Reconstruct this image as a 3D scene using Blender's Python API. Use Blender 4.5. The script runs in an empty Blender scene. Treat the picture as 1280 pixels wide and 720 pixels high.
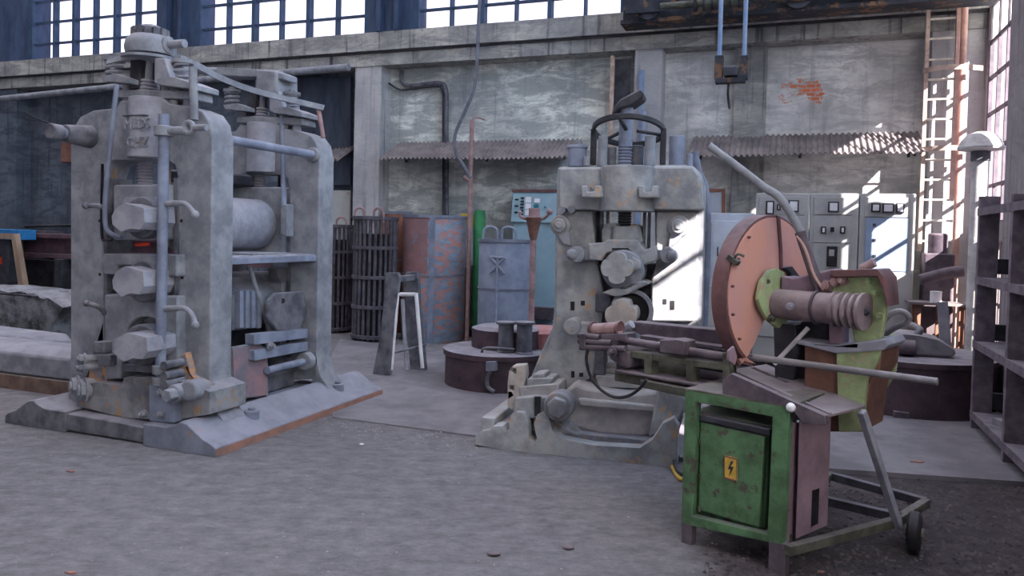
import math
# ---- camera model: pixel <-> world helpers used to measure the place (1280x720 frame)
FOC=950.; CAMH=1.5; PIT=math.atan(FOC*2.5e-5); ROLL=0.025
SH=(360-292)-FOC*math.tan(PIT)
_F=(0,math.cos(PIT),-math.sin(PIT)); _Z=(0,math.sin(PIT),math.cos(PIT)); _X=(1,0,0)
_R=tuple(math.cos(ROLL)*_X[i]+math.sin(ROLL)*_Z[i] for i in range(3)); _U=tuple(math.cos(ROLL)*_Z[i]-math.sin(ROLL)*_X[i] for i in range(3))
def ray(px,py):
    a=(px-640)/FOC; b=-(py+SH-360)/FOC
    return tuple(_F[i]+a*_R[i]+b*_U[i] for i in range(3))
def G(px,py,z=0):
    d=ray(px,py); t=(z-CAMH)/d[2]; return (d[0]*t,d[1]*t,z)
class Fr:
    "a local frame on the floor: x to the right along the front, y into depth, z up"
    def __init__(s,o,deg):
        s.o=o; s.t=math.radians(deg); s.u=(math.cos(s.t),-math.sin(s.t)); s.w=(math.sin(s.t),math.cos(s.t))
    def loc(s,p):
        x,y=p[0]-s.o[0],p[1]-s.o[1]; return (x*s.u[0]+y*s.u[1], x*s.w[0]+y*s.w[1], p[2])
    def _x(s,px,py,i,v):
        d=ray(px,py); d=(d[0]*s.u[0]+d[1]*s.u[1], d[0]*s.w[0]+d[1]*s.w[1], d[2]); c=s.loc((0,0,CAMH))
        t=(v-c[i])/d[i]; return tuple(round(c[k]+t*d[k],4) for k in range(3))
    def front(s,px,py,w=0): return s._x(px,py,1,w)
    def side(s,px,py,u=0): return s._x(px,py,0,u)
    def top(s,px,py,z=0): return s._x(px,py,2,z)
    def world(s,q): return (s.o[0]+q[0]*s.u[0]+q[1]*s.w[0], s.o[1]+q[0]*s.u[1]+q[1]*s.w[1], q[2])
import bpy, bmesh, random
from mathutils import Vector, Matrix
from mathutils.geometry import tessellate_polygon
from bpy_extras.io_utils import axis_conversion
random.seed(7)
sc=bpy.context.scene
col=sc.collection
R_=math.radians
# ------------------------------------------------------------ materials
def mat(name, c1, c2=None, rough=.75, metal=0., scale=5., rust=0., rustc=(.30,.13,.07), dust=.35, dustc=(.34,.33,.38), bump=.25, streak=1., em=None):
    m=bpy.data.materials.new(name); m.use_nodes=True; nt=m.node_tree; N=nt.nodes; L=nt.links
    bs=N['Principled BSDF']; c2=c2 or tuple(x*.6 for x in c1)
    def nn(t,**k):
        n=N.new(t)
        for a,b in k.items(): setattr(n,a,b)
        return n
    tc=nn('ShaderNodeTexCoord'); mp=nn('ShaderNodeMapping'); L.new(tc.outputs['Object'],mp.inputs[0])
    mp.inputs['Location'].default_value=(random.random()*9,random.random()*9,random.random()*9)
    mp.inputs['Scale'].default_value=(1,1,1/streak)
    n1=nn('ShaderNodeTexNoise'); n1.inputs['Scale'].default_value=scale; n1.inputs['Detail'].default_value=9; n1.inputs['Roughness'].default_value=.65
    L.new(mp.outputs[0],n1.inputs['Vector'])
    r1=nn('ShaderNodeValToRGB'); r1.color_ramp.elements[0].position=.40; r1.color_ramp.elements[1].position=.60
    r1.color_ramp.elements[0].color=(*c2,1); r1.color_ramp.elements[1].color=(*c1,1); L.new(n1.outputs['Fac'],r1.inputs[0])
    out=r1.outputs[0]
    def mix(fac,a,bcol):
        x=nn('ShaderNodeMix',data_type='RGBA'); L.new(fac,x.inputs[0]); L.new(a,x.inputs[6]); x.inputs[7].default_value=(*bcol,1); return x.outputs[2]
    if rust>0:
        n2=nn('ShaderNodeTexNoise'); n2.inputs['Scale'].default_value=scale*1.4; n2.inputs['Detail'].default_value=12; n2.inputs['Roughness'].default_value=.7
        v=nn('ShaderNodeVectorMath',operation='ADD'); v.inputs[1].default_value=(5.2,1.3,7.7); L.new(mp.outputs[0],v.inputs[0]); L.new(v.outputs[0],n2.inputs['Vector'])
        r2=nn('ShaderNodeMapRange'); p=.68-.36*rust; r2.inputs[1].default_value=p; r2.inputs[2].default_value=p+.06; L.new(n2.outputs['Fac'],r2.inputs[0])
        out=mix(r2.outputs[0],out,rustc)
    if dust>0:
        g=nn('ShaderNodeNewGeometry'); s=nn('ShaderNodeSeparateXYZ'); L.new(g.outputs['Normal'],s.inputs[0])
        r3=nn('ShaderNodeMapRange'); r3.inputs[1].default_value=.25; r3.inputs[2].default_value=.95; r3.inputs[4].default_value=dust*1.9; L.new(s.outputs[2],r3.inputs[0])
        mm=nn('ShaderNodeMath',operation='MULTIPLY',use_clamp=True); L.new(r3.outputs[0],mm.inputs[0]); L.new(n1.outputs['Fac'],mm.inputs[1])
        out=mix(mm.outputs[0],out,dustc)
    L.new(out,bs.inputs['Base Color'])
    bs.inputs['Roughness'].default_value=rough; bs.inputs['Metallic'].default_value=metal
    bs.inputs['Specular IOR Level'].default_value=.3
    if bump:
        b=nn('ShaderNodeBump'); b.inputs['Strength'].default_value=bump; b.inputs['Distance'].default_value=.01
        n3=nn('ShaderNodeTexNoise'); n3.inputs['Scale'].default_value=scale*7; n3.inputs['Detail'].default_value=5; L.new(mp.outputs[0],n3.inputs['Vector'])
        L.new(n3.outputs['Fac'],b.inputs['Height']); L.new(b.outputs[0],bs.inputs['Normal'])
    if em:
        bs.inputs['Emission Color'].default_value=(*em[:3],1); bs.inputs['Emission Strength'].default_value=em[3]
    return m
GR=mat('cast_grey_blue',(.28,.30,.335),(.17,.185,.215),scale=5.5,rust=.05,rustc=(.24,.16,.10),dust=.5)
GD=mat('cast_grey_dark',(.17,.175,.20),(.075,.08,.10),scale=6,rust=.08,rustc=(.2,.11,.07),dust=.5)
GK=mat('oily_metal_and_shade',(.05,.052,.065),(.022,.023,.03),scale=7,dust=.35,rough=.6)  # oily metal; also stands in for shade in gaps and the niche
GL=mat('pale_worn_metal',(.34,.35,.40),(.23,.24,.29),scale=6,dust=.4)
BL=mat('blue_grey_paint',(.24,.28,.37),(.15,.175,.24),scale=4,rust=.03,dust=.35)
BR=mat('blue_grey_rusty_foot',(.22,.25,.32),(.15,.17,.22),scale=5,rust=.22,rustc=(.33,.19,.14),dust=.5)
RG=mat('cast_with_orange_stain',(.26,.27,.29),(.13,.135,.155),scale=5,rust=.36,rustc=(.38,.22,.11),dust=.45)
PG=mat('press_casting',(.36,.38,.39),(.215,.23,.25),scale=6,rust=.27,rustc=(.46,.31,.19),dust=.5,dustc=(.42,.41,.42))
PW=mat('press_casting_pale',(.42,.40,.39),(.27,.27,.28),scale=5,rust=.16,rustc=(.50,.33,.20),dust=.4,dustc=(.45,.43,.42))
CR=mat('cream_wobbler',(.50,.45,.40),(.36,.33,.31),scale=8,dust=.2)
SG=mat('green_paint_worn',(.095,.20,.10),(.06,.12,.06),scale=9,rust=.34,rustc=(.075,.065,.055),dust=.5,dustc=(.2,.18,.2))
SG2=mat('bright_green_paint_worn',(.36,.47,.24),(.26,.31,.17),scale=7,rust=.33,rustc=(.42,.29,.23),dust=.2)
DP=mat('dark_purple_steel',(.13,.105,.125),(.065,.052,.07),scale=6,rust=.14,rustc=(.16,.08,.06),dust=.55,dustc=(.24,.21,.23))
DG=mat('olive_dirty_steel',(.12,.125,.095),(.06,.06,.05),scale=8,rust=.18,rustc=(.13,.07,.05),dust=.45,dustc=(.24,.21,.22))
PK=mat('pinkish_rust_panel',(.30,.21,.25),(.20,.14,.18),scale=4,rust=.1,rustc=(.4,.17,.13),dust=.2)
OR=mat('orange_red_guard',(.60,.31,.245),(.52,.29,.28),scale=3,rust=.04,rustc=(.4,.3,.4),dust=.1,rough=.8)
OE=mat('guard_rim_dark_red',(.17,.085,.085),(.10,.055,.06),scale=7,dust=.3)
TP=mat('chute_plate_steel',(.26,.22,.23),(.17,.14,.15),scale=5,dust=.3,rough=.55)
RS=mat('rusty_brown',(.24,.12,.09),(.14,.075,.06),scale=7,dust=.3)
RP=mat('rusty_pink_pipe',(.38,.25,.25),(.24,.16,.16),scale=8,dust=.2)
RD=mat('rusty_orange',(.34,.15,.10),(.20,.10,.08),scale=5,rust=.2,rustc=(.14,.15,.2),dust=.2)
DB=mat('drum_blue_rust',(.25,.34,.44),(.17,.23,.31),scale=6.5,streak=.55,rust=.52,rustc=(.46,.22,.19),dust=.3)
DR=mat('drum_red_primer',(.30,.16,.16),(.21,.13,.14),scale=5,rust=.25,rustc=(.17,.24,.32),dust=.3)
DL=mat('drum_pale_blue',(.30,.35,.45),(.22,.26,.35),scale=5,rust=.05,dust=.35)
BX=mat('basket_iron',(.11,.105,.13),(.06,.058,.075),scale=8,rust=.15,rustc=(.17,.10,.09),dust=.4)
PU=mat('pit_furnace_maroon',(.085,.055,.07),(.05,.035,.045),scale=6,rust=.12,rustc=(.14,.08,.08),dust=.7)
PR=mat('salmon_refractory',(.50,.20,.18),(.33,.15,.15),scale=7,dust=.2)
CB=mat('console_blue',(.30,.45,.52),(.25,.38,.45),scale=3,dust=.2,rough=.5)
CG=mat('cabinet_grey',(.43,.44,.43),(.34,.35,.35),scale=3,rust=.02,dust=.2,rough=.5)
CW=mat('cabinet_pale',(.52,.58,.66),(.42,.48,.56),scale=3,dust=.2,rough=.5)
CBL=mat('cabinet_blue_door',(.27,.36,.50),(.22,.30,.43),scale=3,dust=.1,rough=.4)
WH=mat('white_enamel',(.80,.80,.82),(.65,.66,.70),scale=6,dust=0,rough=.35)
BK=mat('black_rubber_and_hole_dark',(.022,.022,.026),(.012,.012,.015),dust=.15,rough=.6,scale=9)  # rubber; also paints the dark of slots and basket insides
TEAL=mat('teal_knob',(.05,.25,.33),dust=0)
YE=mat('yellow_sign',(.62,.42,.07),(.50,.33,.06),scale=30,rust=.2,rustc=(.25,.13,.06),dust=0)
YC=mat('yellow_paint',(.62,.42,.06),(.5,.33,.05),dust=.1)
GN=mat('green_enamel',(.09,.38,.16),(.06,.28,.12),dust=.1)
BU=mat('bright_blue_enamel',(.03,.22,.50),(.02,.15,.38),dust=.1)
WD=mat('wood_frame',(.36,.27,.20),(.25,.18,.13),scale=8,streak=6,dust=.15)
PL=mat('pallet_wood',(.20,.14,.11),(.12,.08,.07),scale=8,dust=.3)
ST=mat('stone_dusty',(.21,.225,.235),(.05,.053,.06),scale=5,dust=.35,bump=1.0)
BE=mat('rail_girder_maroon',(.13,.075,.09),(.07,.045,.055),scale=5,dust=.4)
CC=mat('corrugated_sheet',(.22,.19,.19),(.11,.098,.105),scale=3,rust=.12,rustc=(.20,.13,.11),dust=.25,dustc=(.40,.37,.37))
CBlue=mat('steel_column_haze_blue',(.06,.095,.17),(.03,.05,.10),scale=4,dust=.1,streak=3)  # blue of haze put into the column colour
FRM=mat('window_frame_shade_blue',(.05,.085,.15),(.03,.06,.11),dust=0)  # blue shadow tint put into the frame colour
FR2=mat('window_frame_grey',(.20,.17,.20),(.12,.11,.13),dust=0)
CRN=mat('crane_dark',(.035,.040,.055),(.016,.02,.03),scale=4,rust=.40,rustc=(.16,.09,.05),dust=.1)
CRO=mat('crane_rust_orange',(.33,.17,.08),(.16,.10,.06),scale=8,dust=.2)
LAD=mat('ladder_cream_rust',(.50,.40,.34),(.34,.26,.22),scale=12,rust=.15,rustc=(.48,.20,.12),dust=.1)
LAR=mat('ladder_salmon',(.50,.34,.30),(.40,.26,.23),scale=12,dust=.1)
RUNG=mat('rung_pale',(.60,.57,.52),(.45,.42,.38),scale=12,dust=.1)
CAB_=mat('cable_grey',(.17,.18,.22),(.11,.12,.15),dust=.1)
HRD=mat('hoist_rod_blue',(.24,.31,.42),(.17,.25,.40),dust=.1)
RK=mat('rack_steel',(.21,.18,.21),(.12,.10,.125),scale=9,rust=.12,rustc=(.17,.09,.07),dust=.35)
MT=mat('motor_grey',(.25,.245,.265),(.16,.155,.175),scale=5,dust=.6,dustc=(.42,.40,.42))
SLAB=mat('floor_sheet',(.23,.22,.245),(.15,.145,.165),scale=2.2,dust=0,rough=.7,bump=.15)
RED=mat('red_wax',(.55,.05,.02),dust=0)

def node_mat(name):
    m=bpy.data.materials.new(name); m.use_nodes=True; return m,m.node_tree,m.node_tree.nodes,m.node_tree.links
def ramp(N,L,src,stops):
    r=N.new('ShaderNodeValToRGB'); e=r.color_ramp.elements
    while len(e)<len(stops): e.new(.5)
    for i,(p,c) in enumerate(stops): e[i].position=p; e[i].color=(*c,1)
    L.new(src,r.inputs[0]); return r.outputs[0]
def wall_mat(name,base,stain,dark,brick=False,amount=.5,drip=.85):
    m,nt,N,L=node_mat(name); bs=N['Principled BSDF']; bs.inputs['Roughness'].default_value=.9; bs.inputs['Specular IOR Level'].default_value=.1
    tc=N.new('ShaderNodeTexCoord')
    def noise(sc_,scale,det=8,ro=.65,dis=0):
        mp=N.new('ShaderNodeMapping'); mp.inputs['Scale'].default_value=sc_; L.new(tc.outputs['Object'],mp.inputs[0])
        n=N.new('ShaderNodeTexNoise'); n.inputs['Scale'].default_value=scale; n.inputs['Detail'].default_value=det; n.inputs['Roughness'].default_value=ro; n.inputs['Distortion'].default_value=dis
        L.new(mp.outputs[0],n.inputs['Vector']); return n.outputs['Fac']
    def mixc(f,a,b):
        x=N.new('ShaderNodeMix'); x.data_type='RGBA'; L.new(f,x.inputs[0])
        L.new(a,x.inputs[6]); 
        if isinstance(b,tuple): x.inputs[7].default_value=(*b,1)
        else: L.new(b,x.inputs[7])
        return x.outputs[2]
    def mr(src,a,b,c=0,d=1):
        x=N.new('ShaderNodeMapRange'); x.inputs[1].default_value=a; x.inputs[2].default_value=b; x.inputs[3].default_value=c; x.inputs[4].default_value=d; L.new(src,x.inputs[0]); return x.outputs[0]
    c=ramp(N,L,noise((1,1,1),1.1),[(.32,stain),(.62,base)])
    c=mixc(mr(noise((.8,.8,2.6),2.3,10,.75,.6),.60-.2*amount,.72-.2*amount,0,.75),c,stain)      # flaking smears
    c=mixc(mr(noise((5,5,.25),2.0,5),.54,.68,0,drip),c,dark)            # water streaks
    c=mixc(mr(noise((1,1,1),12,8,.8),.56,.72,0,.5),c,dark)
    if brick:
        # plaster fallen off around one spot, orange brick showing
        vs=N.new('ShaderNodeVectorMath'); vs.operation='SUBTRACT'; vs.inputs[1].default_value=brick; L.new(tc.outputs['Object'],vs.inputs[0])
        ml=N.new('ShaderNodeVectorMath'); ml.operation='MULTIPLY'; ml.inputs[1].default_value=(1.0,0.01,1.6); L.new(vs.outputs[0],ml.inputs[0])
        ln=N.new('ShaderNodeVectorMath'); ln.operation='LENGTH'; L.new(ml.outputs[0],ln.inputs[0])
        nz=noise((1,1,1.8),5,6,.6)
        ad=N.new('ShaderNodeMath'); ad.operation='MULTIPLY_ADD'; L.new(nz,ad.inputs[0]); ad.inputs[1].default_value=-1.3; L.new(ln.outputs['Value'],ad.inputs[2])
        f=mr(ad.outputs[0],-.52,-.47,1,0)
        cx=N.new('ShaderNodeMapping'); cx.inputs['Rotation'].default_value=(R_(90),0,0); L.new(tc.outputs['Object'],cx.inputs[0])
        bt=N.new('ShaderNodeTexBrick'); bt.inputs['Scale'].default_value=4.6; bt.inputs['Color1'].default_value=(.80,.22,.10,1); bt.inputs['Color2'].default_value=(.62,.20,.11,1); bt.inputs['Mortar'].default_value=(.5,.42,.38,1); bt.inputs['Mortar Size'].default_value=.035
        L.new(cx.outputs[0],bt.inputs['Vector'])
        c=mixc(f,c,bt.outputs[0])
    L.new(c,bs.inputs['Base Color'])
    b=N.new('ShaderNodeBump'); b.inputs['Strength'].default_value=.5; b.inputs['Distance'].default_value=.02
    L.new(noise((1,1,2.2),9,9,.75,.4),b.inputs['Height']); L.new(b.outputs[0],bs.inputs['Normal'])
    return m
W_L=wall_mat('plaster_mint',(.84,.89,.83),(.27,.30,.31),(.10,.11,.13),amount=.9,drip=.35)
BF=Fr((0,0),20.5)
_bk=BF.front(1012,112,10.3)
W_R=wall_mat('plaster_white_brick_patch',(.93,.93,.90),(.42,.43,.43),(.16,.16,.17),brick=_bk,amount=.8,drip=.35)
W_D=wall_mat('plaster_sooty',(.15,.18,.22),(.06,.075,.10),(.045,.05,.07),amount=.7)
W_C=wall_mat('concrete_band',(.50,.50,.46),(.20,.205,.215),(.03,.035,.045),amount=.8)
W_P=wall_mat('concrete_pier',(.52,.53,.53),(.32,.33,.36),(.14,.15,.17),amount=.3)
W_S=wall_mat('side_wall_plaster',(.36,.34,.35),(.22,.20,.22),(.12,.10,.12),amount=.4)

def floor_mat():
    m,nt,N,L=node_mat('floor_concrete_and_dirt'); bs=N['Principled BSDF']; bs.inputs['Roughness'].default_value=.8; bs.inputs['Specular IOR Level'].default_value=.2
    tc=N.new('ShaderNodeTexCoord')
    def noise(scale,det=9,ro=.65,sc_=(1,1,1)):
        mp=N.new('ShaderNodeMapping'); mp.inputs['Scale'].default_value=sc_; L.new(tc.outputs['Object'],mp.inputs[0])
        n=N.new('ShaderNodeTexNoise'); n.inputs['Scale'].default_value=scale; n.inputs['Detail'].default_value=det; n.inputs['Roughness'].default_value=ro; L.new(mp.outputs[0],n.inputs['Vector']); return n.outputs['Fac']
    def mixc(f,a,b,t='MIX'):
        x=N.new('ShaderNodeMix'); x.data_type='RGBA'; x.blend_type=t
        if isinstance(f,float): x.inputs[0].default_value=f
        else: L.new(f,x.inputs[0])
        L.new(a,x.inputs[6])
        if isinstance(b,tuple): x.inputs[7].default_value=(*b,1)
        else: L.new(b,x.inputs[7])
        return x.outputs[2]
    c=ramp(N,L,noise(.7,6),[(.35,(.15,.145,.155)),(.65,(.21,.205,.215))])
    c2=ramp(N,L,noise(7,14,.85,(1,1.6,1)),[(.38,(.085,.082,.092)),(.5,(.19,.185,.20)),(.62,(.30,.29,.305))])
    c=mixc(.62,c,c2)
    sp=ramp(N,L,noise(38,4,.8),[(.66,(0,0,0)),(.74,(1,1,1))]); c=mixc(sp,c,(.36,.34,.34))
    d=ramp(N,L,noise(9,12,.8),[(.3,(.028,.024,.028)),(.52,(.07,.06,.066)),(.72,(.15,.13,.135))])
    # dirt region: object x greater than a noisy border
    s=N.new('ShaderNodeSeparateXYZ'); L.new(tc.outputs['Object'],s.inputs[0])
    # signed distance along (1, .12) past x=1.05
    a=N.new('ShaderNodeMath'); a.operation='MULTIPLY_ADD'; L.new(s.outputs[1],a.inputs[0]); a.inputs[1].default_value=-.22; L.new(s.outputs[0],a.inputs[2])
    b=N.new('ShaderNodeMath'); b.operation='MULTIPLY_ADD'; L.new(noise(2.2,8,.7),b.inputs[0]); b.inputs[1].default_value=1.1; L.new(a.outputs[0],b.inputs[2])
    f=N.new('ShaderNodeMapRange'); f.inputs[1].default_value=.60; f.inputs[2].default_value=.9; L.new(b.outputs[0],f.inputs[0])
    c=mixc(f.outputs[0],c,d)
    L.new(c,bs.inputs['Base Color'])
    bp=N.new('ShaderNodeBump'); bp.inputs['Strength'].default_value=.8; bp.inputs['Distance'].default_value=.02; L.new(noise(16,12,.8),bp.inputs['Height']); L.new(bp.outputs[0],bs.inputs['Normal'])
    return m
FLM=floor_mat()
def glass_mat():
    m,nt,N,L=node_mat('dusty_window_glass'); N.remove(N['Principled BSDF']); o=N['Material Output']
    t=N.new('ShaderNodeBsdfTransparent'); t.inputs[0].default_value=(.95,.94,1,1); g=N.new('ShaderNodeBsdfGlossy'); g.inputs['Roughness'].default_value=.15
    x=N.new('ShaderNodeMixShader'); x.inputs[0].default_value=.05; L.new(t.outputs[0],x.inputs[1]); L.new(g.outputs[0],x.inputs[2]); L.new(x.outputs[0],o.inputs[0]); return m
GLS=glass_mat()
def frosted_mat(c):
    m,nt,N,L=node_mat('frosted_light_glass'); N.remove(N['Principled BSDF']); t=N.new('ShaderNodeBsdfTranslucent'); t.inputs[0].default_value=(*c,1); L.new(t.outputs[0],N['Material Output'].inputs[0]); return m
FGL=frosted_mat((.62,.80,1)); FGN=frosted_mat((.79,.80,.82))  # blue strengthened to throw bluish light on the mill's right faces
# ------------------------------------------------------------ mesh builder
def V3(p): return Vector(p)
class MB:
    def __init__(s): s.v=[]; s.f=[]; s.sm=False
    def add(s,vs,fs):
        o=len(s.v); s.v+= [tuple(x) for x in vs]; s.f+=[tuple(i+o for i in f) for f in fs]; return s
    def box(s,x0,x1,y0,y1,z0,z1,rot=None):
        vs=[(x,y,z) for z in (z0,z1) for y in (y0,y1) for x in (x0,x1)]
        if rot:
            c=Vector(((x0+x1)/2,(y0+y1)/2,(z0+z1)/2)); m=Matrix.Rotation(R_(rot[0]),3,rot[1]); vs=[c+m@(Vector(v)-c) for v in vs]
        return s.add(vs,[(0,2,3,1),(4,5,7,6),(0,1,5,4),(2,6,7,3),(0,4,6,2),(1,3,7,5)])
    def slab(s,outer,ext,holes=()):
        "outer: 3-D points of a planar outline, ext: extrusion vector, holes: outlines"
        e=Vector(ext); loops=[[Vector(p) for p in outer]]+[[Vector(p) for p in h] for h in holes]
        n=Vector((0,0,0)); o=loops[0]
        for i in range(len(o)): n+= o[i].cross(o[(i+1)%len(o)])
        flip = n.dot(e)>0      # want outer loop to run so that the near cap faces -e
        tris=tessellate_polygon(loops); flat=[p for l in loops for p in l]; k=len(flat)
        fs=[]
        for t in tris:
            a,b,c=t; nn=(flat[b]-flat[a]).cross(flat[c]-flat[a])
            if nn.length<1e-12: continue
            if nn.dot(e)>0: a,c=c,a
            fs.append((a,b,c)); fs.append((c+k,b+k,a+k))
        st=0
        for li,l in enumerate(loops):
            m=len(l)
            nl=Vector((0,0,0))
            for i in range(m): nl+= l[i].cross(l[(i+1)%m])
            inward = (nl.dot(e)>0) ^ (li>0)
            for i in range(m):
                a,b=st+i,st+(i+1)%m
                fs.append((a,b,b+k,a+k) if inward else (b,a,a+k,b+k))
            st+=m
        return s.add(flat+[p+e for p in flat],fs)
    def cyl(s,p0,p1,r,seg=20,r1=None,cap=True,ph=0):
        p0,p1=Vector(p0),Vector(p1); r1=r if r1 is None else r1; d=(p1-p0).normalized()
        a=d.orthogonal().normalized(); b=d.cross(a); vs=[]
        for p,rr in ((p0,r),(p1,r1)):
            for i in range(seg): t=2*math.pi*i/seg+ph; vs.append(p+rr*(math.cos(t)*a+math.sin(t)*b))
        fs=[(i,(i+1)%seg,seg+(i+1)%seg,seg+i) for i in range(seg)]
        if cap: fs+=[tuple(reversed(range(seg))),tuple(range(seg,2*seg))]
        return s.add(vs,fs)
    def lathe(s,prof,o=(0,0,0),ax=(0,0,1),seg=24,ring=False):
        "prof: (radius, height) list"
        o=Vector(o); d=Vector(ax).normalized(); a=d.orthogonal().normalized(); b=d.cross(a); vs=[];fs=[]
        for r,h in prof:
            r=max(r,1e-4)
            for i in range(seg): t=2*math.pi*i/seg; vs.append(o+d*h+r*(math.cos(t)*a+math.sin(t)*b))
        for k in range(len(prof)-1):
            for i in range(seg): fs.append((k*seg+i,k*seg+(i+1)%seg,(k+1)*seg+(i+1)%seg,(k+1)*seg+i))
        q=len(prof)-1
        if ring:
            for i in range(seg): fs.append((q*seg+i,q*seg+(i+1)%seg,(i+1)%seg,i))
        else: fs+=[tuple(reversed(range(seg))),tuple(range(q*seg,len(prof)*seg))]
        return s.add(vs,fs)
    def tube(s,pts,r,seg=10,sub=6,closed=False,flat=None):
        P=[Vector(p) for p in pts]
        if sub>1 and len(P)>2:
            Q=[]; n=len(P)
            rng=range(n) if closed else range(n-1)
            for i in rng:
                p0=P[(i-1)%n] if (closed or i>0) else P[0]; p1=P[i]; p2=P[(i+1)%n]; p3=P[(i+2)%n] if (closed or i+2<n) else P[-1]
                for k in range(sub):
                    t=k/sub; Q.append(.5*((2*p1)+(-p0+p2)*t+(2*p0-5*p1+4*p2-p3)*t*t+(-p0+3*p1-3*p2+p3)*t**3))
            if not closed: Q.append(P[-1])
            P=Q
        n=len(P); vs=[];fs=[]; up=None
        for i in range(n):
            d=(P[(i+1)%n]-P[i-1]) if closed else (P[min(i+1,n-1)]-P[max(i-1,0)]); d.normalize()
            if up is None: up=d.orthogonal().normalized()
            up=(up-d*up.dot(d)); up=up.normalized() if up.length>1e-6 else d.orthogonal().normalized()
            b=d.cross(up)
            if flat:   # flat strip: wide along flat vector
                w=Vector(flat[0]).normalized(); nrm=d.cross(w).normalized()
                for a1,b1 in ((-1,-1),(1,-1),(1,1),(-1,1)): vs.append(P[i]+w*a1*flat[1]+nrm*b1*r)
            else:
                for k in range(seg): t=2*math.pi*k/seg; vs.append(P[i]+r*(math.cos(t)*up+math.sin(t)*b))
        g=4 if flat else seg
        for i in range(n if closed else n-1):
            j=(i+1)%n
            for k in range(g): fs.append((i*g+k,i*g+(k+1)%g,j*g+(k+1)%g,j*g+k))
        if not closed: fs+=[tuple(reversed(range(g))),tuple(range((n-1)*g,n*g))]
        return s.add(vs,fs)
    def bolt(s,p,ax,r,h):
        p=Vector(p); a=Vector(ax).normalized(); s.cyl(p,p+a*h*.25,r*1.25,16); s.cyl(p+a*h*.2,p+a*h*.75,r,6); s.cyl(p+a*h*.7,p+a*h,r*.55,12); return s
    def ball(s,c,r,sx=1,sy=1,sz=1,seg=16):
        prof=[(r*math.sin(math.pi*i/10),-r*math.cos(math.pi*i/10)) for i in range(11)]
        k=len(s.v); s.lathe(prof,(0,0,0),(0,0,1),seg)
        for i in range(k,len(s.v)): x,y,z=s.v[i]; s.v[i]=(c[0]+x*sx,c[1]+y*sy,c[2]+z*sz)
        return s
    def screw(s,x,y,z0,z1,r,pitch=.022):
        n=max(2,int((z1-z0)/pitch)); prof=[]
        for i in range(n): h=z0+(z1-z0)*i/n; q=(z1-z0)/n; prof+=[(r*.82,h),(r,h+q*.3),(r,h+q*.6),(r*.82,h+q*.95)]
        return s.lathe(prof,(x,y,0),(0,0,1),20)
    def spring(s,x,y,z0,z1,r,wr,turns=4):
        n=turns*10; return s.tube([(x+r*math.cos(2*math.pi*i/10),y+r*math.sin(2*math.pi*i/10),z0+(z1-z0)*i/n) for i in range(n+1)],wr,6,1)
    def helix_rod(s,pts,r,rib): return s
def text_mb(t,size,depth,p,rot=(R_(90),0,0),align='CENTER',sx=1):
    cu=bpy.data.curves.new('txt','FONT'); cu.body=t; cu.size=size; cu.extrude=depth; cu.align_x=align; cu.align_y='CENTER'; cu.resolution_u=2
    o=bpy.data.objects.new('txt',cu); col.objects.link(o); bpy.context.view_layer.update()
    me=o.to_mesh(); mb=MB(); e=Matrix.Rotation(rot[2],3,'Z')@Matrix.Rotation(rot[1],3,'Y')@Matrix.Rotation(rot[0],3,'X')
    mb.add([e@Vector((v.co.x*sx,v.co.y,v.co.z))+Vector(p) for v in me.vertices],[tuple(q.vertices) for q in me.polygons])
    o.to_mesh_clear(); bpy.data.objects.remove(o); bpy.data.curves.remove(cu); return mb
def place(o,F,z=0,rot=0):
    o.location=(F.o[0],F.o[1],z); o.rotation_euler=(0,0,-F.t+rot)
def add(name,mb,m,parent=None,bevel=0,F=None,label=None,cat=None,group=None,kind=None,ang=35,bseg=2):
    me=bpy.data.meshes.new(name); me.from_pydata(mb.v,[],mb.f); me.validate(); me.update()
    for p in me.polygons: p.use_smooth=True
    me.set_sharp_from_angle(angle=R_(ang)); me.materials.append(m)
    o=bpy.data.objects.new(name,me); col.objects.link(o)
    if parent: o.parent=parent
    if F: place(o,F)
    if bevel:
        b=o.modifiers.new('bevel','BEVEL'); b.width=bevel; b.segments=bseg; b.limit_method='ANGLE'; b.angle_limit=R_(40); b.harden_normals=False
    if label: o['label']=label
    if cat: o['category']=cat
    if group: o['group']=group
    if kind: o['kind']=kind
    return o
def thing(name,label,cat,F=None,group=None,loc=None,rot=0):
    o=bpy.data.objects.new(name,None); col.objects.link(o); o['label']=label; o['category']=cat; o.empty_display_size=.1
    if F: place(o,F)
    if loc: o.location=loc; o.rotation_euler=(0,0,rot)
    if group: o['group']=group
    return o
def dup(root,loc,rot=None,label=None):
    r=root.copy(); col.objects.link(r); r.location=loc
    if rot is not None: r.rotation_euler=(0,0,rot)
    if label: r['label']=label
    for ch in list(root.children):
        c=ch.copy(); col.objects.link(c); c.parent=r
        for g in list(ch.children):
            d=g.copy(); col.objects.link(d); d.parent=c
    return r
def fz(F,pts,w):   # traced outline on the plane y=w
    return [F.front(a,b,w) for a,b in pts]
def plate(F,pts,w0,w1,holes=(),mb=None):
    return (mb or MB()).slab(fz(F,pts,w0),(0,w1-w0,0),[fz(F,h,w0) for h in holes])
def rad(F,px,py,w,r): return abs(F.front(px+r,py,w)[0]-F.front(px,py,w)[0])
def wc(F,px,py,w,r,w1,mb=None,seg=24,r1=None):   # round bar along y seen at px,py with radius r pixels
    p=F.front(px,py,w); q=(p[0],w1,p[2]); rr=rad(F,px,py,w,r)
    return (mb or MB()).cyl(p,q,rr,seg,r1=None if r1 is None else rad(F,px,py,w,r1))
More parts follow.
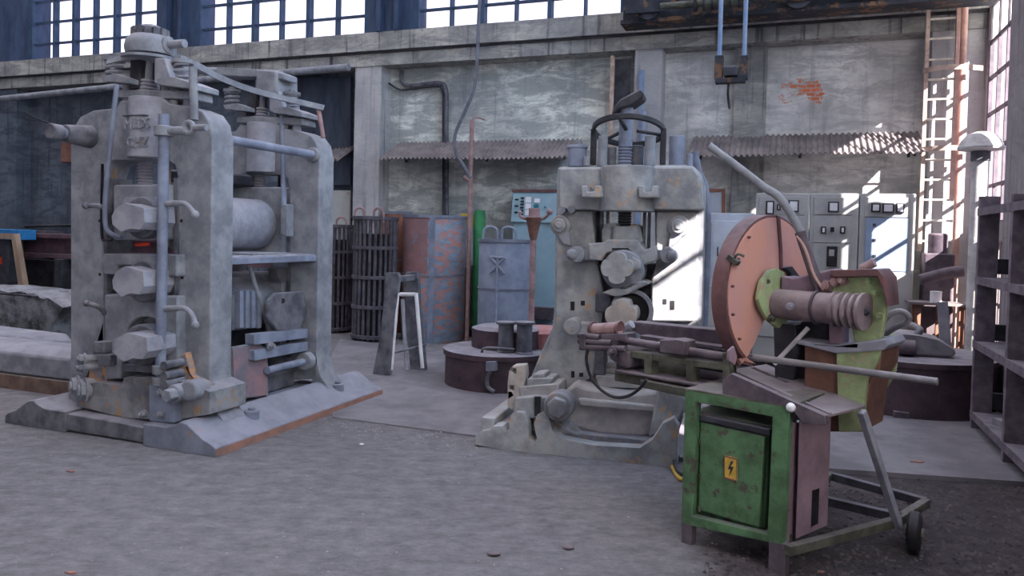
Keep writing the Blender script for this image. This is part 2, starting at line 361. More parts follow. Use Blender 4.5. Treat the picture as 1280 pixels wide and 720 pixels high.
# ------------------------------------------------------------ the hall
o=add('floor',MB().box(-19,6.5,-2,17,-.12,0),FLM,kind='structure')
S_='structure'
def bwall(name,m,u0,u1,w0,w1,z0,z1,mb=None):
    return add(name,(mb or MB()).box(u0,u1,w0,w1,z0,z1),m,F=BF,kind=S_)
ux=lambda px,w,py=200: BF.front(px,py,w)[0]
UR=1.95
pL0,pL1=ux(-10,10),ux(20,10); p10,p11=ux(442,10),ux(474,10); p20,p21=ux(790,10),ux(824,10); p30=ux(1160,10)
bwall('wall_back',W_D,-19,p10+.05,10.3,10.6,0,3.96)                 # sooty left bay
bwall('wall_back_middle',W_L,p10+.05,p20+.1,10.3,10.6,0,3.96)
bwall('wall_back_right',W_R,p20+.1,UR,10.3,10.6,0,3.96)
bwall('wall_pier_left',W_D,pL0,pL1,10,10.3,0,3.96)
bwall('wall_pier_middle',W_P,p10,p11,10,10.3,0,3.96)
bwall('wall_pier_centre',W_P,p20,p21,10,10.3,0,3.96)
bwall('wall_pier_right',W_P,p30,UR,10,10.3,0,3.96)
bwall('wall_pilaster_dark',W_C,ux(915,10.2),ux(955,10.2),10.2,10.3,0,3.96)
bwall('wall_lower_band',W_C,-19,UR,9.97,10.6,3.96,4.14)
bwall('wall_upper_band',W_C,-19,UR,9.9,10.6,4.17,4.44)
bwall('trim_1',GK,-19,UR,9.93,10.5,4.14,4.17)
# upper windows
ztop=6.3
def window_back(n,x0,x1,y,nx,extra=()):
    u0,u1=ux(x0,10,y),ux(x1,10,y); z0=4.44
    fr=MB(); t=.05
    fr.box(u0-.1,u0,10.0,10.2,z0,ztop).box(u1,u1+.1,10.0,10.2,z0,ztop).box(u0-.1,u1+.1,10.0,10.2,z0,z0+.02).box(u0-.1,u1+.1,10.0,10.2,ztop,ztop+.1)
    for i in range(1,nx):
        u=u0+(u1-u0)*i/nx; tt=.045 if i%2==0 else .02; fr.box(u-tt/1.5,u+tt/1.5,10.03,10.15,z0,ztop)
    z=z0+.31
    while z<ztop: fr.box(u0,u1,10.05,10.12,z-.015,z+.015); z+=.385
    o=add('window_%d'%n,fr,FRM,F=BF,kind=S_)
    add('glass',MB().box(u0,u1,10.08,10.084,z0,ztop),GLS,parent=o)
    return u0,u1
a1=window_back(1,40,195,70,6); a2=window_back(2,250,455,52,6); a3=window_back(3,523,775,30,6)
def colm(name,u0,u1,m=CBlue):
    mb=MB().box(u0,u1,10.0,10.45,4.44,ztop+.3)
    c=(u0+u1)/2
    for d in (-.18,.12): 
        if u1-u0>.5: mb.box(c+d,c+d+.07,9.86,10.0,4.44,ztop+.3)
    add(name,mb,m,F=BF,kind=S_)
colm('wall_column_1',-19,a1[0]-.1); colm('wall_column_2',a1[1]+.1,a2[0]-.1); colm('wall_column_3',a2[1]+.1,a3[0]-.1); colm('wall_column_4',a3[1]+.1,ux(822,10,30))
bwall('wall_behind_crane',W_D,ux(822,10,30),UR,10.1,10.5,4.44,ztop+.3)
bwall('wall_head',W_D,-19,UR,10,10.5,ztop+.1,ztop+.8)
bwall('wall_niche_shade',GK,ux(768,9.99,100),ux(788,9.99,100),9.985,10.0,3.2,3.85)  # flat dark sheet painted as the shade of a niche
# right wall with seen windows and openings added for light (planar in w,z)
def hole(w0,w1,z0,z1): return [(UR,w0,z0),(UR,w1,z0),(UR,w1,z1),(UR,w0,z1)]
RW=[(8.0,9.88,1.75,6.2),(8.05,9.85,.45,1.55),(2.8,3.38,2.85,3.8),(3.4,3.9,1.9,2.7)]  # last two out of view, sized to send sun onto press and saw
HW=19.  # right and front walls raised this high only to block the sun
FILL_WIN=[(-2.8,1.7,1.2,12),(4.2,6.75,3.6,10),(2.2,4.0,4.2,10)]  # unseen frosted windows, added to bring soft light from the right
mb=MB().slab([(UR,-3,0),(UR,10.6,0),(UR,10.6,HW),(UR,-3,HW)],(.3,0,0),[hole(*h) for h in RW+FILL_WIN])
add('wall_right',mb,W_S,F=BF,kind=S_)
for n,(w0,w1,z0,z1) in enumerate(RW):
    fr=MB(); nx={0:5,1:7,2:1,3:1}[n]; dz=.42 if n!=1 else .22
    for i in range(nx+1):
        w=w0+(w1-w0)*i/nx; fr.box(UR+.01,UR+.05,w-.018,w+.018,z0,z1)
    k=max(1,round((z1-z0)/dz))
    for i in range(k+1):
        z=z0+(z1-z0)*i/k; fr.box(UR+.012,UR+.045,w0,w1,z-.016,z+.016)
    o=add('window_%d'%(n+4),fr,FR2,F=BF,kind=S_)
    if n==0:
        add('glass',MB().box(UR+.03,UR+.034,w0,w1,z0,3.75),GLS,parent=o); add('milky_sun_screen',MB().box(UR+.03,UR+.034,w0,w1,3.75,z1),FGN,parent=o)  # upper panes made milky to keep sun off the wall above the awning
    if n>=2: add('glass',MB().box(UR+.03,UR+.034,w0,w1,z0,z1),GLS,parent=o)
for n,(w0,w1,z0,z1) in enumerate(FILL_WIN):  # frames and panes of the added light windows
    fr=MB()
    for i in range(6): w=w0+(w1-w0)*i/5; fr.box(UR+.08,UR+.13,w-.02,w+.02,z0,z1)
    for i in range(15): z=z0+(z1-z0)*i/14; fr.box(UR+.085,UR+.125,w0,w1,z-.018,z+.018)
    o=add('window_%d'%(n+8),fr,FR2,F=BF,kind=S_); add('frosted_fill_pane',MB().box(UR+.1,UR+.104,w0,w1,z0,z1),FGN if n==0 else FGL,parent=o)
bwall('wall_front_light_block',W_S,-19,UR+.3,-3.3,-3,0,HW)  # unseen wall added behind the camera to block light from the front
bwall('wall_left_light_block',W_D,-19.3,-19,-3.3,10.6,0,10)  # unseen wall added to cut sky light and dim the left side
bwall('wall_pier_near',W_S,1.72,UR,6.9,7.9,0,ztop+.8)
# brick wall of the yard outside, seen through the low window
def brick_mat():
    m,nt,N,L=node_mat('yard_brick'); tc=N.new('ShaderNodeTexCoord'); mp=N.new('ShaderNodeMapping'); mp.inputs['Rotation'].default_value=(0,R_(90),R_(90)); L.new(tc.outputs['Object'],mp.inputs[0])
    b=N.new('ShaderNodeTexBrick'); b.inputs['Scale'].default_value=3; b.inputs['Color1'].default_value=(.55,.30,.20,1); b.inputs['Color2'].default_value=(.62,.42,.32,1); b.inputs['Mortar'].default_value=(.5,.44,.40,1)
    L.new(mp.outputs[0],b.inputs['Vector']); L.new(b.outputs[0],N['Principled BSDF'].inputs['Base Color']); return m
add('yard_wall',MB().box(4.2,4.4,2,16,-.1,1.9),brick_mat(),F=BF,kind=S_)
add('yard_ground',MB().box(2.3,9,-2,18,-.12,-.02),ST,F=BF,kind=S_)
# sheets / raised slabs on the floor
def gslab(name,pts,z,m,**k):
    P=[G(a,b,z) for a,b in pts]; return add(name,MB().slab([(p[0],p[1],0.001) for p in P],(0,0,z)),m,**k)
gslab('floor_sheet',[(416,521),(607,546),(655,500),(640,462),(600,424),(560,438),(425,424),(400,470)],.012,SLAB,kind=S_)
gslab('floor_slab',[(850,572),(1000,583),(1290,603),(1290,520),(1180,470),(900,470),(830,520)],.03,SLAB,kind=S_)
# corrugated strips
def corrugated(name,xa,xb,lab):
    w0,w1=9.66,10.28; u0=ux(xa,w0,196); u1=ux(xb,w0,196); z0,z1=2.53,2.84; n=int((u1-u0)/.0085)
    mb=MB(); vs=[];fs=[]
    for i in range(n+1):
        u=u0+(u1-u0)*i/n; dz=.015*math.sin(2*math.pi*u/.068); sag=.012*math.sin(u*2.1)
        for (w,z) in ((w0,z0+sag),(w1-.02,z1)):
            vs.append((u,w,z+dz)); vs.append((u,w,z+dz-.008))
    for i in range(n):
        a=4*i; b=a+4
        fs+=[(a,b,b+2,a+2),(a+1,a+3,b+3,b+1),(a,a+1,b+1,b),(a+2,b+2,b+3,a+3)]
    mb.add(vs,fs); t=thing(name,lab,'awning',BF)
    add('corrugated_sheet',mb,CC,t,ang=60)
    k=max(2,int((u1-u0)/1.2))
    for i in range(k+1):
        u=u0+.1+(u1-u0-.2)*i/k; br=MB().slab([(u-.015,w0+.05,z0-.035),(u-.015,w1,z1-.035),(u-.015,w1,z1-.3),(u-.015,w1-.03,z1-.3),(u-.015,w1-.05,z1-.12)],(.03,0,0)); add('support_bracket',br,GK,t)
corrugated('corrugated_awning',475,712,'long dusty corrugated awning on the wall behind the drums, left of the centre press')
corrugated('corrugated_awning',858,1157,'sunlit corrugated awning on the wall above the grey control cabinets')
OS=mat('heavy_orange_stain',(.27,.27,.29),(.15,.15,.17),scale=9,rust=.62,rustc=(.50,.27,.14),dust=.3)
PKS=mat('rust_pink_stained',(.33,.20,.22),(.17,.17,.21),scale=6,dust=.1)
OEG=mat('rusty_orange_edge',(.36,.19,.14),(.24,.15,.13),scale=8,dust=.1)
# ------------------------------------------------------------ rolling mill on the left
ML=Fr((-1.89,4.9),20.5)
mill=thing('rolling_mill','tall grey-blue two-frame rolling mill stand at the left, on long sloping foot rails','rolling mill',ML)
WF,WB=.27,.49; DW=1.26
Mf=lambda a,b,w=WF: ML.front(a,b,w)
def P(pts,w0,w1,holes=()): return plate(ML,pts,w0,w1,holes)
outer=[(84,520),(86,470),(88,440),(88,178),(91,160),(100,146),(116,138),(145,135),(150,126),(205,124),(212,130),(237,133),(252,139),(261,152),(265,172),(264,300),(262,440),(262,512)]
inner=[(131,476),(129,330),(128,222),(133,206),(142,200),(207,200),(218,206),(222,222),(222,350),(223,478)]
for nm,dw in (('front_housing',0),('rear_housing',DW)):
    mb=P(outer,WF,WB,[inner]); mb.v=[(x,y+dw,z) for x,y,z in mb.v]
    h=add(nm,mb,GR,mill,bevel=.03,bseg=4)
    # window liner strips on the pillars
    li=P([(131,470),(129,222),(133,222),(135,470)],WF-.012,WB); li.v=[(x,y+dw,z) for x,y,z in li.v]
    add('liner_strip',li,GD,h)
    li=P([(218,470),(217,222),(222,222),(223,470)],WF-.012,WB); li.v=[(x,y+dw,z) for x,y,z in li.v]
    add('liner_strip',li,GD,h)
zb=.16
def rail(sgn,ub,w0,w1,name):
    pr=[(0,0),(0,.055),(-.03,.075),(-.10,.10),(-.24,.19),(-.30,.20),(-.34,.17),(-.40,.15),(-.62,.15),(-.62,0)]
    return MB().slab([(ub+sgn*a,w0,z) for a,z in pr],(0,w1-w0,0))
add('foot_rail',rail(1,0,0,2.12,''),BR,mill,bevel=.008)
uL=-1.98
add('foot_rail',rail(-1,uL,.02,2.12,''),GD,mill,bevel=.008)
for w in (.55,1.65):
    for u in (-.17,uL+.17):
        add('rail_boss',MB().cyl((u,w,.06),(u,w,.175),.055,20).cyl((u,w,.17),(u,w,.195),.025,6),BR if u>-1 else GD,mill,bevel=.006)
# front cross sill with uneven lower lip
fp=[ML.front(a,b,.05) for a,b in ((62,512),(150,527),(240,546),(240,563),(170,551),(108,541),(66,533))]
add('cross_sill',MB().slab([(p[0],.03,max(p[2],0.005)) for p in fp],(0,.32,0)),GD,mill,bevel=.008)
# lower casting: between and in front of the pillars
add('lower_casting',P([(92,484),(120,478),(152,482),(155,472),(190,470),(222,476),(240,480),(262,490),(262,518),(215,526),(155,522),(96,508)],.14,.5),RG,mill,bevel=.02)
add('rust_patch_casting',P([(222,446),(232,440),(240,470),(262,480),(262,500),(224,500)],WF-.05,WF+.01),OS,mill,bevel=.012)
add('rust_patch_casting',P([(112,452),(132,448),(134,486),(108,488)],WF-.05,WF+.01),OS,mill,bevel=.012)
# bracket box with bolts
bb=add('bolted_bracket',P([(186,480),(217,481),(217,529),(186,527)],.07,.2),BL,mill,bevel=.008)
for a,b in ((203,490),(203,517),(180,517)):
    p=Mf(a,b,.07); add('bolt',MB().bolt(p,(0,-1,0),.024,.05),GR,bb)
p=Mf(230,489,.12); add('clamp_nut',MB().cyl((p[0],.16,p[2]),(p[0],.02,p[2]),.06,18).cyl((p[0]+.01,.03,p[2]),(p[0]+.01,-.05,p[2]),.045,6),GR,mill,bevel=.006)
# nut on far right of it
p=Mf(243,487,.12); add('clamp_nut',MB().cyl((p[0],.2,p[2]),(p[0],.06,p[2]),.07,18),GR,mill,bevel=.012)
for a,b,r in ((107,448,6),(106,459,6),(98,482,11),(108,487,13)):
    p=Mf(a,b,.14); q=Mf(a+26,b-2,.26); add('adjusting_pin',MB().cyl(p,q,rad(ML,a,b,.14,r*.55),12).bolt(p,Vector(p)-Vector(q),rad(ML,a,b,.14,r*.7),.06),GR,mill)
for a,b in ((122,436),(128,452)):
    add('packing_block',P([(a-6,b-9),(a+9,b-9),(a+9,b+6),(a-6,b+6)],.14,.27),GD,mill,bevel=.01)
# left tie bar bolt and the upper tie bars to the rear housing
pr=ML.side(290,170,-.3); up=(-.33,.38,pr[2]-.02)
add('tie_bar',MB().cyl((-.37,WB-.01,up[2]),(-.37,WF+DW+.01,up[2]),.034,20),BL,mill)
add('tie_bar_flange',MB().cyl((-.37,WF+DW-.03,up[2]),(-.37,WF+DW+.01,up[2]),.062,20),GR,mill,bevel=.006)
pl=Mf(84,167,.08); ph=Mf(118,171,WF)
zt=pl[2]; ul=pl[0]
add('tie_bar',MB().cyl((ul,-.02,zt),(ul,WF+DW,zt),.036,20),BL,mill)
add('tie_bar_nut',MB().cyl((ul,.03,zt),(ul,-.06,zt),.055,18).cyl((ul,.06,zt),(ul,.27,zt),.062,18,r1=.085),GD,mill,bevel=.006)
# chocks and wobblers between the pillars
def chock(nm,pts,w0,w1,m=GR,b=.015): return add(nm,P(pts,w0,w1),m,mill,bevel=b)
top=chock('top_chock',[(141,231),(208,230),(210,262),(205,300),(141,300)],.2,.5)
chock('chock_cap',[(155,247),(195,246),(195,262),(155,262)],.17,.21,GL,.006)
wob=lambda nm,cx,cy,sx,sy,w0,w1,m: add(nm,P([(cx-3+sx*.86*x,cy+sy*y) for x,y in ((-.95,.45),(-1,-.1),(-.75,-.62),(-.2,-.95),(.35,-.8),(.95,-.62),(1,.3),(.7,.8),(.15,.72),(-.4,.95))],w0,w1),m,mill,bevel=.022,bseg=3)
wob('roll_wobbler',163,272,24,19,-.02,.25,GL)
wob('roll_wobbler',163,352,23,20,-.02,.25,GL)
wob('roll_wobbler',166,434,25,19,-.05,.25,GL)
for a,b,s in ((178,272,12),(180,352,12),(178,434,13)):
    add('wobbler_collar',wc(ML,a-3,b,.12,s*1.7,.3),GD,mill,bevel=.01)
chock('middle_chock',[(128,317),(222,318),(222,346),(204,346),(200,332),(146,332),(144,344),(128,342)],.2,.5)
chock('middle_chock_back',[(136,325),(215,325),(215,385),(136,385)],.36,.5,GK)  # dark colour paints the shaded gap below the middle chock
arch=[(130,368),(222,370),(223,476),(198,474)]+[(181+22*math.cos(t),418+22*math.sin(t)) for t in [R_(60-i*24) for i in range(11)]]+[(150,474),(131,474)]
chock('lower_chock',arch,.2,.5)
chock('lower_chock_back',[(136,370),(218,370),(218,474),(136,474)],.4,.5,GK)  # made dark to paint the shade behind the lower chock
for (a,b) in ((206,452),):
    pass
add('chock_shelf',P([(153,456),(192,458),(192,466),(153,464)],.08,.3),GD,mill,bevel=.006)
add('red_wax_seal',P([(168,304),(184,303),(185,307),(169,308)],.19,.21),RED,mill)
# rolls running back to the rear housing
pz=ML.side(300,282,-.75)
zr=1.53; 
p=ML.front(345,281,1.42); rr=(ML.front(320,249,1.2)[2]-ML.front(320,314,1.2)[2])/2
cu=p[0]-rr
for nm,z,r,m in (('top_roll',p[2],rr,GL),('bottom_roll',p[2]-.66,rr,GR)):
    ro=add(nm,MB().lathe([(.09,.3),(.09,.52),(r-.01,.53),(r,.55),(r,1.42),(r-.012,1.44),(.09,1.45),(.09,1.75)],(cu,0,z),(0,1,0),40),m,mill)
# delivery table on the right side, between housings
tz=ML.side(290,330,-.34)[2]
a=ML.side(290,322,-.34); b=ML.side(386,328,-.34)
add('delivery_table',MB().box(-.95,-.34,WB+.01,WF+DW+.04,a[2]-.035,a[2]+.01),GL,mill,bevel=.006)
add('loose_plate',MB().box(-.85,-.38,.75,1.3,a[2]+.012,a[2]+.022,rot=(4,'Z')),GR,mill)
add('delivery_table_edge',MB().box(-.36,-.325,WB+.01,WF+DW+.04,a[2]-.05,a[2]-.002),BL,mill,bevel=.004)
def sp(pts,u0,u1,m,nm,bev=.01,par=None):   # outline traced on a plane facing right (x=u0)
    return add(nm,MB().slab([ML.side(x,y,u0) for x,y in pts],(u1-u0,0,0)),m,par or mill,bevel=bev)
# ribbed block, lever bars, slotted plate, guide bars below the table
rb=sp([(290,365),(309,362),(309,412),(290,414)],-.55,-.75,GD,'ribbed_block')
for i in range(4):
    x=300+7.5*i; sp([(x,363),(x+4.5,363),(x+4.5,410),(x,411)],-.5,-.62,BL,'rib',.006,rb)
add('lever_bar',MB().tube([ML.side(312,332,-.5),ML.side(320,360,-.5),ML.side(330,392,-.5),ML.side(340,424,-.5)],.017,10),GR,mill)
hp=sp([(336,376),(346,366),(380,364),(385,392),(374,414),(346,413),(334,396)],-.40,-.44,GD,'slotted_plate')
add('plate_hole_bush',MB().cyl(Vector(ML.side(353,376,-.395)),Vector(ML.side(353,376,-.41)),.022,14),BK,hp)
for y0,y1,uu in ((418,411,-.36),(438,427,-.36)):
    sp([(318,y0),(385,y1),(385,y1+11),(318,y0+13)],uu,uu-.09,BL,'guide_bar',.006)
add('guide_bar_screw',MB().bolt(ML.side(337,433,-.35),(1,0,0),.03,.05),GR,mill)
for y in (345,):
    sp([(345,335),(380,335),(384,352),(350,352)],-.6,-.7,GD,'cross_block')
add('lower_tie_bar',MB().cyl(ML.side(334,463,-.37),ML.side(384,451,-.37),.03,18),BL,mill)
add('tie_bar_flange',MB().cyl(ML.side(379,452,-.37),ML.side(386,450,-.37),.075,20),GR,mill,bevel=.008)
rp=sp([(290,434),(325,428),(335,440),(336,496),(292,499)],-.42,-.45,GR,'side_plate')
sp([(291,436),(323,432),(332,441),(333,494),(293,497)],-.412,-.418,PKS,'rust_pink_face',0,rp)
add('inner_sill',MB().box(-1.5,-.5,.5,1.5,.15,.30),GD,mill,bevel=.02)
add('inner_dark_backing',MB().box(-1.35,-.8,.52,1.5,.3,.78),GK,mill,bevel=.02)  # dark backing added so the space between the housings looks shaded
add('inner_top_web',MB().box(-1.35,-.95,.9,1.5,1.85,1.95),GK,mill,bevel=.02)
# screwdown gear on top, the same set over each housing
def top_gear(dw):
    k=lambda mb: (setattr(mb,'v',[(x,y+dw,z) for x,y,z in mb.v]),mb)[1]
    c=Mf(183,100,.38); cx=c[0]; Z=lambda y,w=.38: Mf(183,y,w)[2]
    nh=MB(); r=abs(Mf(195,150,.2)[0]-Mf(149,150,.2)[0])/2; c0=(Mf(195,150,.2)[0]+Mf(149,150,.2)[0])/2; zb_,zt_=Mf(172,196,.2)[2],Mf(172,120,.2)[2]
    prof=[(c0+r*1.0*math.cos(t),.36-.19*math.sin(t)-.0) for t in [R_(i*15) for i in range(13)]]
    prof=[(c0+r,.48)]+prof+[(c0-r,.48)]
    nut=add('screw_nut_housing',k(MB().slab([(x,y,zb_) for x,y in prof],(0,0,zt_-zb_))),GL,mill,bevel=.012)
    if dw==0:
        for t,y in (('MEDS',155),('GHZ',178)):
            q=Mf(172,y,.165); add('raised_lettering',text_mb(t,.10,.007,(q[0]-.01,.172,q[2]),sx=1.0),GR,nut)
        q1=Mf(172,144,.17); add('raised_rim',MB().box(c0-r*.6,c0+r*.6,.165,.2,q1[2]-.004,q1[2]+.004),GD,nut)
    add('screw',k(MB().screw(cx,.38,Z(236),Z(196),.055)),GL,mill)
    add('screw',k(MB().screw(cx,.38,Z(122),Z(100),.075).cyl((cx,.38,Z(102)),(cx,.38,Z(58)),.042,18)),GL,mill)
    add('gearbox_side',k(P([(163,74),(176,74),(174,110),(161,112)],.30,.46)),GK,mill,bevel=.006)
    add('gearbox_side',k(P([(192,72),(206,72),(214,96),(212,106),(192,104)],.26,.5)),GL,mill,bevel=.012)
    fl=add('spring_plate',k(P([(126,95),(146,92),(162,98),(162,104),(128,101)],.22,.5)),GR,mill,bevel=.006)
    fl=add('spring_plate',k(P([(196,98),(218,96),(238,104),(238,111),(196,106)],.22,.5)),GR,mill,bevel=.006)
    for a,b,y0,y1 in ((143,0,96,77),(228,0,104,80)):
        q0=Mf(a,y0,.36);q1=Mf(a,y1,.36)
        add('spring',k(MB().spring(q0[0],.36,q0[2],q1[2],.055,.013,3)),GR,mill)
        add('spring_cap',k(MB().cyl((q0[0],.36,q1[2]),(q0[0],.36,q1[2]+.025),.075,20).cyl((q0[0],.36,q1[2]+.02),(q0[0],.36,q1[2]+.05),.03,6)),GR,mill)
    for a,y0,y1,rr in ((158,122,104,.025),(169,120,106,.02),(206,122,106,.025),(217,128,106,.03),(235,150,112,.035)):
        q0=Mf(a,y0,.34);q1=Mf(a,y1,.34); add('stud',k(MB().cyl((q0[0],.34,q0[2]-.05),(q0[0],.34,q1[2]),rr,12)),GL,mill)
    add('cap_beam',k(P([(148,112),(240,113),(241,124),(146,122)],.28,.48)),GR,mill,bevel=.008)
    for a in (133,221):
        q0=Mf(a+4,230,.36); q1=Mf(a+4,300,.36)
        add('balance_rod',k(MB().cyl((Mf(146,0,.36)[0] if a<150 else Mf(214,0,.36)[0],.36,Mf(0,300,.36)[2]),(Mf(146,0,.36)[0] if a<150 else Mf(214,0,.36)[0],.36,Mf(0,198,.36)[2]),.016,10)),WD if dw==0 else GK,mill)
top_gear(0); top_gear(DW)
# worm drive dome on the front stand
dm=Mf(188,66,.36); 
dome=add('worm_drive_dome',MB().lathe([(.165,-.02),(.175,.03),(.165,.08),(.13,.115),(.08,.125),(.02,.13)],(dm[0],.36,dm[2]),(0,0,1),28),GR,mill)
add('worm_drive_disc',MB().lathe([(.12,0),(.20,0),(.20,.02),(.12,.03)],(dm[0],.36,dm[2]-.06),(0,0,1),32),GR,mill)
ge=MB(); g0=Mf(188,46,.36)
for i in range(14):
    t=2*math.pi*i/14; c=(g0[0]+.10*math.cos(t),.36+.10*math.sin(t)); ge.box(c[0]-.03,c[0]+.03,c[1]-.02,c[1]+.02,g0[2]-.02,g0[2]+.05,rot=(math.degrees(t),'Z'))
ge.cyl((g0[0],.36,g0[2]-.03),(g0[0],.36,g0[2]+.03),.11,28).ball((g0[0],.36,g0[2]+.03),.10,1,1,.6)
add('worm_gear',ge,GD,dome)
q=Mf(212,54,.36); add('worm_shaft',MB().cyl((g0[0]+.1,.36,q[2]-.01),(Mf(231,54,.36)[0],.36,q[2]-.01),.03,14).cyl((Mf(206,54,.36)[0],.36,q[2]-.01),(Mf(212,54,.36)[0],.36,q[2]-.01),.06,14),GR,dome)
# cross shaft at the rear head
q0=ML.front(240,88,1.62);q1=ML.front(352,93,1.62)
add('rear_drive_shaft',MB().cyl(q0,q1,.035,16),GR,mill)
add('rear_drive_box',P([(320,86),(346,88),(346,118),(318,116)],1.5,1.8),GR,mill,bevel=.02)
add('rear_drive_flange',plate(ML,[(270,84),(345,88),(356,92),(355,100),(344,98),(270,94)],1.52,1.7),GR,mill,bevel=.01)
# long bowed flat bar lying over both heads
bar=[Mf(134,77,.15),Mf(160,71,.22),Mf(190,68,.32),ML.front(220,71,.5),ML.front(245,81,.7),ML.front(275,97,.95),ML.front(320,114,1.25),ML.front(405,135,1.6)]
add('bowed_flat_bar',MB().tube(bar,.008,sub=6,flat=((.1,.3,.9),.024)),GR,mill)
add('upright_rod',MB().cyl(Mf(243,150,.2),Mf(241,84,.2),.028,12),GR,mill)
add('upright_rod',MB().cyl(ML.front(398,136,1.6),ML.front(404,172,1.6),.02,12),RP,mill)
# front control shaft with collar and hand levers
sh=MB(); q0=Mf(204,480,.1); q1=Mf(204,143,.1); ux_=Mf(203,300,.1)[0]
sh.cyl((ux_,.1,q0[2]),(ux_,.1,q1[2]),.035,18)
sf=add('control_shaft',sh,BL,mill)
q=Mf(203,164,.1); add('shaft_collar',MB().cyl((ux_,.1,q[2]-.035),(ux_,.1,q[2]+.035),.062,20).cyl((ux_,.1,q[2]),(Mf(232,160,.1)[0],.1,q[2]+.0),.03,12),GR,sf,bevel=.005)
e=Mf(236,160,.1); add('eye_joint',MB().tube([(e[0]+.038*math.cos(t*.785),.1,e[2]+.038*math.sin(t*.785)) for t in range(8)],.019,8,2,closed=True).cyl((e[0]+.05,.1,e[2]),(Mf(258,158,.1)[0],.1,e[2]),.022,12),GR,sf)
for y in (462,476): 
    q=Mf(203,y,.1); add('shaft_collar',MB().cyl((ux_,.1,q[2]-.03),(ux_,.1,q[2]+.03),.055,16),GR,sf,bevel=.005)
for y in (455,468,478):
    p=Mf(216,y,.12); add('shaft_roller',MB().cyl((p[0],.2,p[2]),(p[0],.04,p[2]),.03,14),GD,sf)
for (a,b,c,d) in ((206,255,246,268),(206,386,246,406)):
    add('hand_lever',MB().cyl(Mf(a,b,.1),Mf(a+18,b-1,.1),.022,12).tube([Mf(a+16,b-1,.09),Mf(a+26,b,.07),Mf(a+34,b+8,.05),Mf(c-2,d,.04)],.018,10,5).ball(Mf(c-2,d,.04),.026),GR,sf)
for (a,b,c,d) in ((133,262,107,257),(131,392,108,379)):
    add('locking_lever',MB().tube([Mf(a,b,.2),Mf((a+c)/2+4,(b+d)/2-2,.15),Mf(c,d,.1)],.017,10,5).ball(Mf(c,d,.1),.024),GD,mill)
# bent pipe on the left of the window
add('bent_pipe',MB().tube([Mf(146,106,.16),Mf(139,170,.16),Mf(133,230,.16),Mf(131,272,.16),Mf(136,290,.16),Mf(152,297,.16)],.017,10,6),BL,mill)
add('bent_pipe',MB().tube([Mf(128,205,.2),Mf(127,290,.2),Mf(132,300,.2),Mf(140,300,.2)],.01,8,4),BK,mill)
for a,b in ((125,276),(227,276),(125,343),(228,347)):
    p=Mf(a,b,WF); add('plug_hole',MB().cyl((p[0],WF+.005,p[2]),(p[0],WF-.004,p[2]),.012,12),BK,mill)
# rear details between the stands
add('rear_valve_block',P([(351,255),(358,255),(358,296),(351,294)],1.35,1.45),GR,mill,bevel=.01)
add('rear_pipe',MB().tube([ML.front(352,140,1.55),ML.front(354,230,1.5),ML.front(356,290,1.4)],.02,10,4),BL,mill)
add('rear_chock',MB().box(-1.31,-.63,WF+DW-.05,WB+DW,1.28,1.85),GR,mill,bevel=.015)
add('rear_chock',MB().box(-1.31,-.63,WF+DW-.05,WB+DW,.45,1.1),GR,mill,bevel=.015)

add('rusty_rail_edge',MB().box(.0,.003,.0,2.12,.0,.052),OEG,mill)

for dw_ in (0,DW):
    xr=ML.front(262,440,WF)[0]
    add('foot_flare',MB().slab([(xr-.04,WF+dw_,.15),(xr+.13,WF+dw_,.15),(xr+.10,WF+dw_,.19),(xr+.05,WF+dw_,.24),(xr+.015,WF+dw_,.33),(xr,WF+dw_,.46),(xr-.04,WF+dw_,.46)],(0,WB-WF,0)),GR,mill,bevel=.01)
# ------------------------------------------------------------ centre press (two-roll forging mill)
PF=Fr((-.22,5.3),16)
press=thing('roll_forging_press','dusty grey forging rolls press with handwheel on top, standing in the centre','forging press',PF)
def Q(pts,w0,w1,holes=()): return plate(PF,pts,w0,w1,holes)
pf=lambda a,b,w=.35: PF.front(a,b,w)
def pp(nm,pts,w0,w1,m=PG,bev=.012,holes=(),par=None): return add(nm,Q(pts,w0,w1,holes),m,par or press,bevel=bev)
# cast bed, front girder with U notches
gird=[(594,556),(594,545),(602,539),(613,537),(616,533),(628,533),(631,541),(636,538),(638,520),(645,515),(655,516),(660,525),(661,548),(668,553),(671,548),(667,530),(671,519),(680,515),(686,521),(690,538),(702,548),(740,556),(800,560),(815,550),(828,530),(842,523),(848,535),(846,585),(760,578),(700,572),(640,565)]
pp('bed_girder',gird,0,.14,PG,.012)
pp('bed_girder_rear',[(603,540),(640,530),(838,540),(838,560),(610,550)],1.1,1.2,PG)
gb=PF.front(700,548,.1)
add('bed_floor',MB().box(.1,1.25,.1,1.15,.03,.14),RG,press,bevel=.01)
add('bed_end',MB().box(.02,.12,.05,1.15,.03,.2),PG,press,bevel=.01)
add('bed_joint_rib',Q([(707,556),(711,556),(711,573),(707,573)],-.008,.01),PG,press)
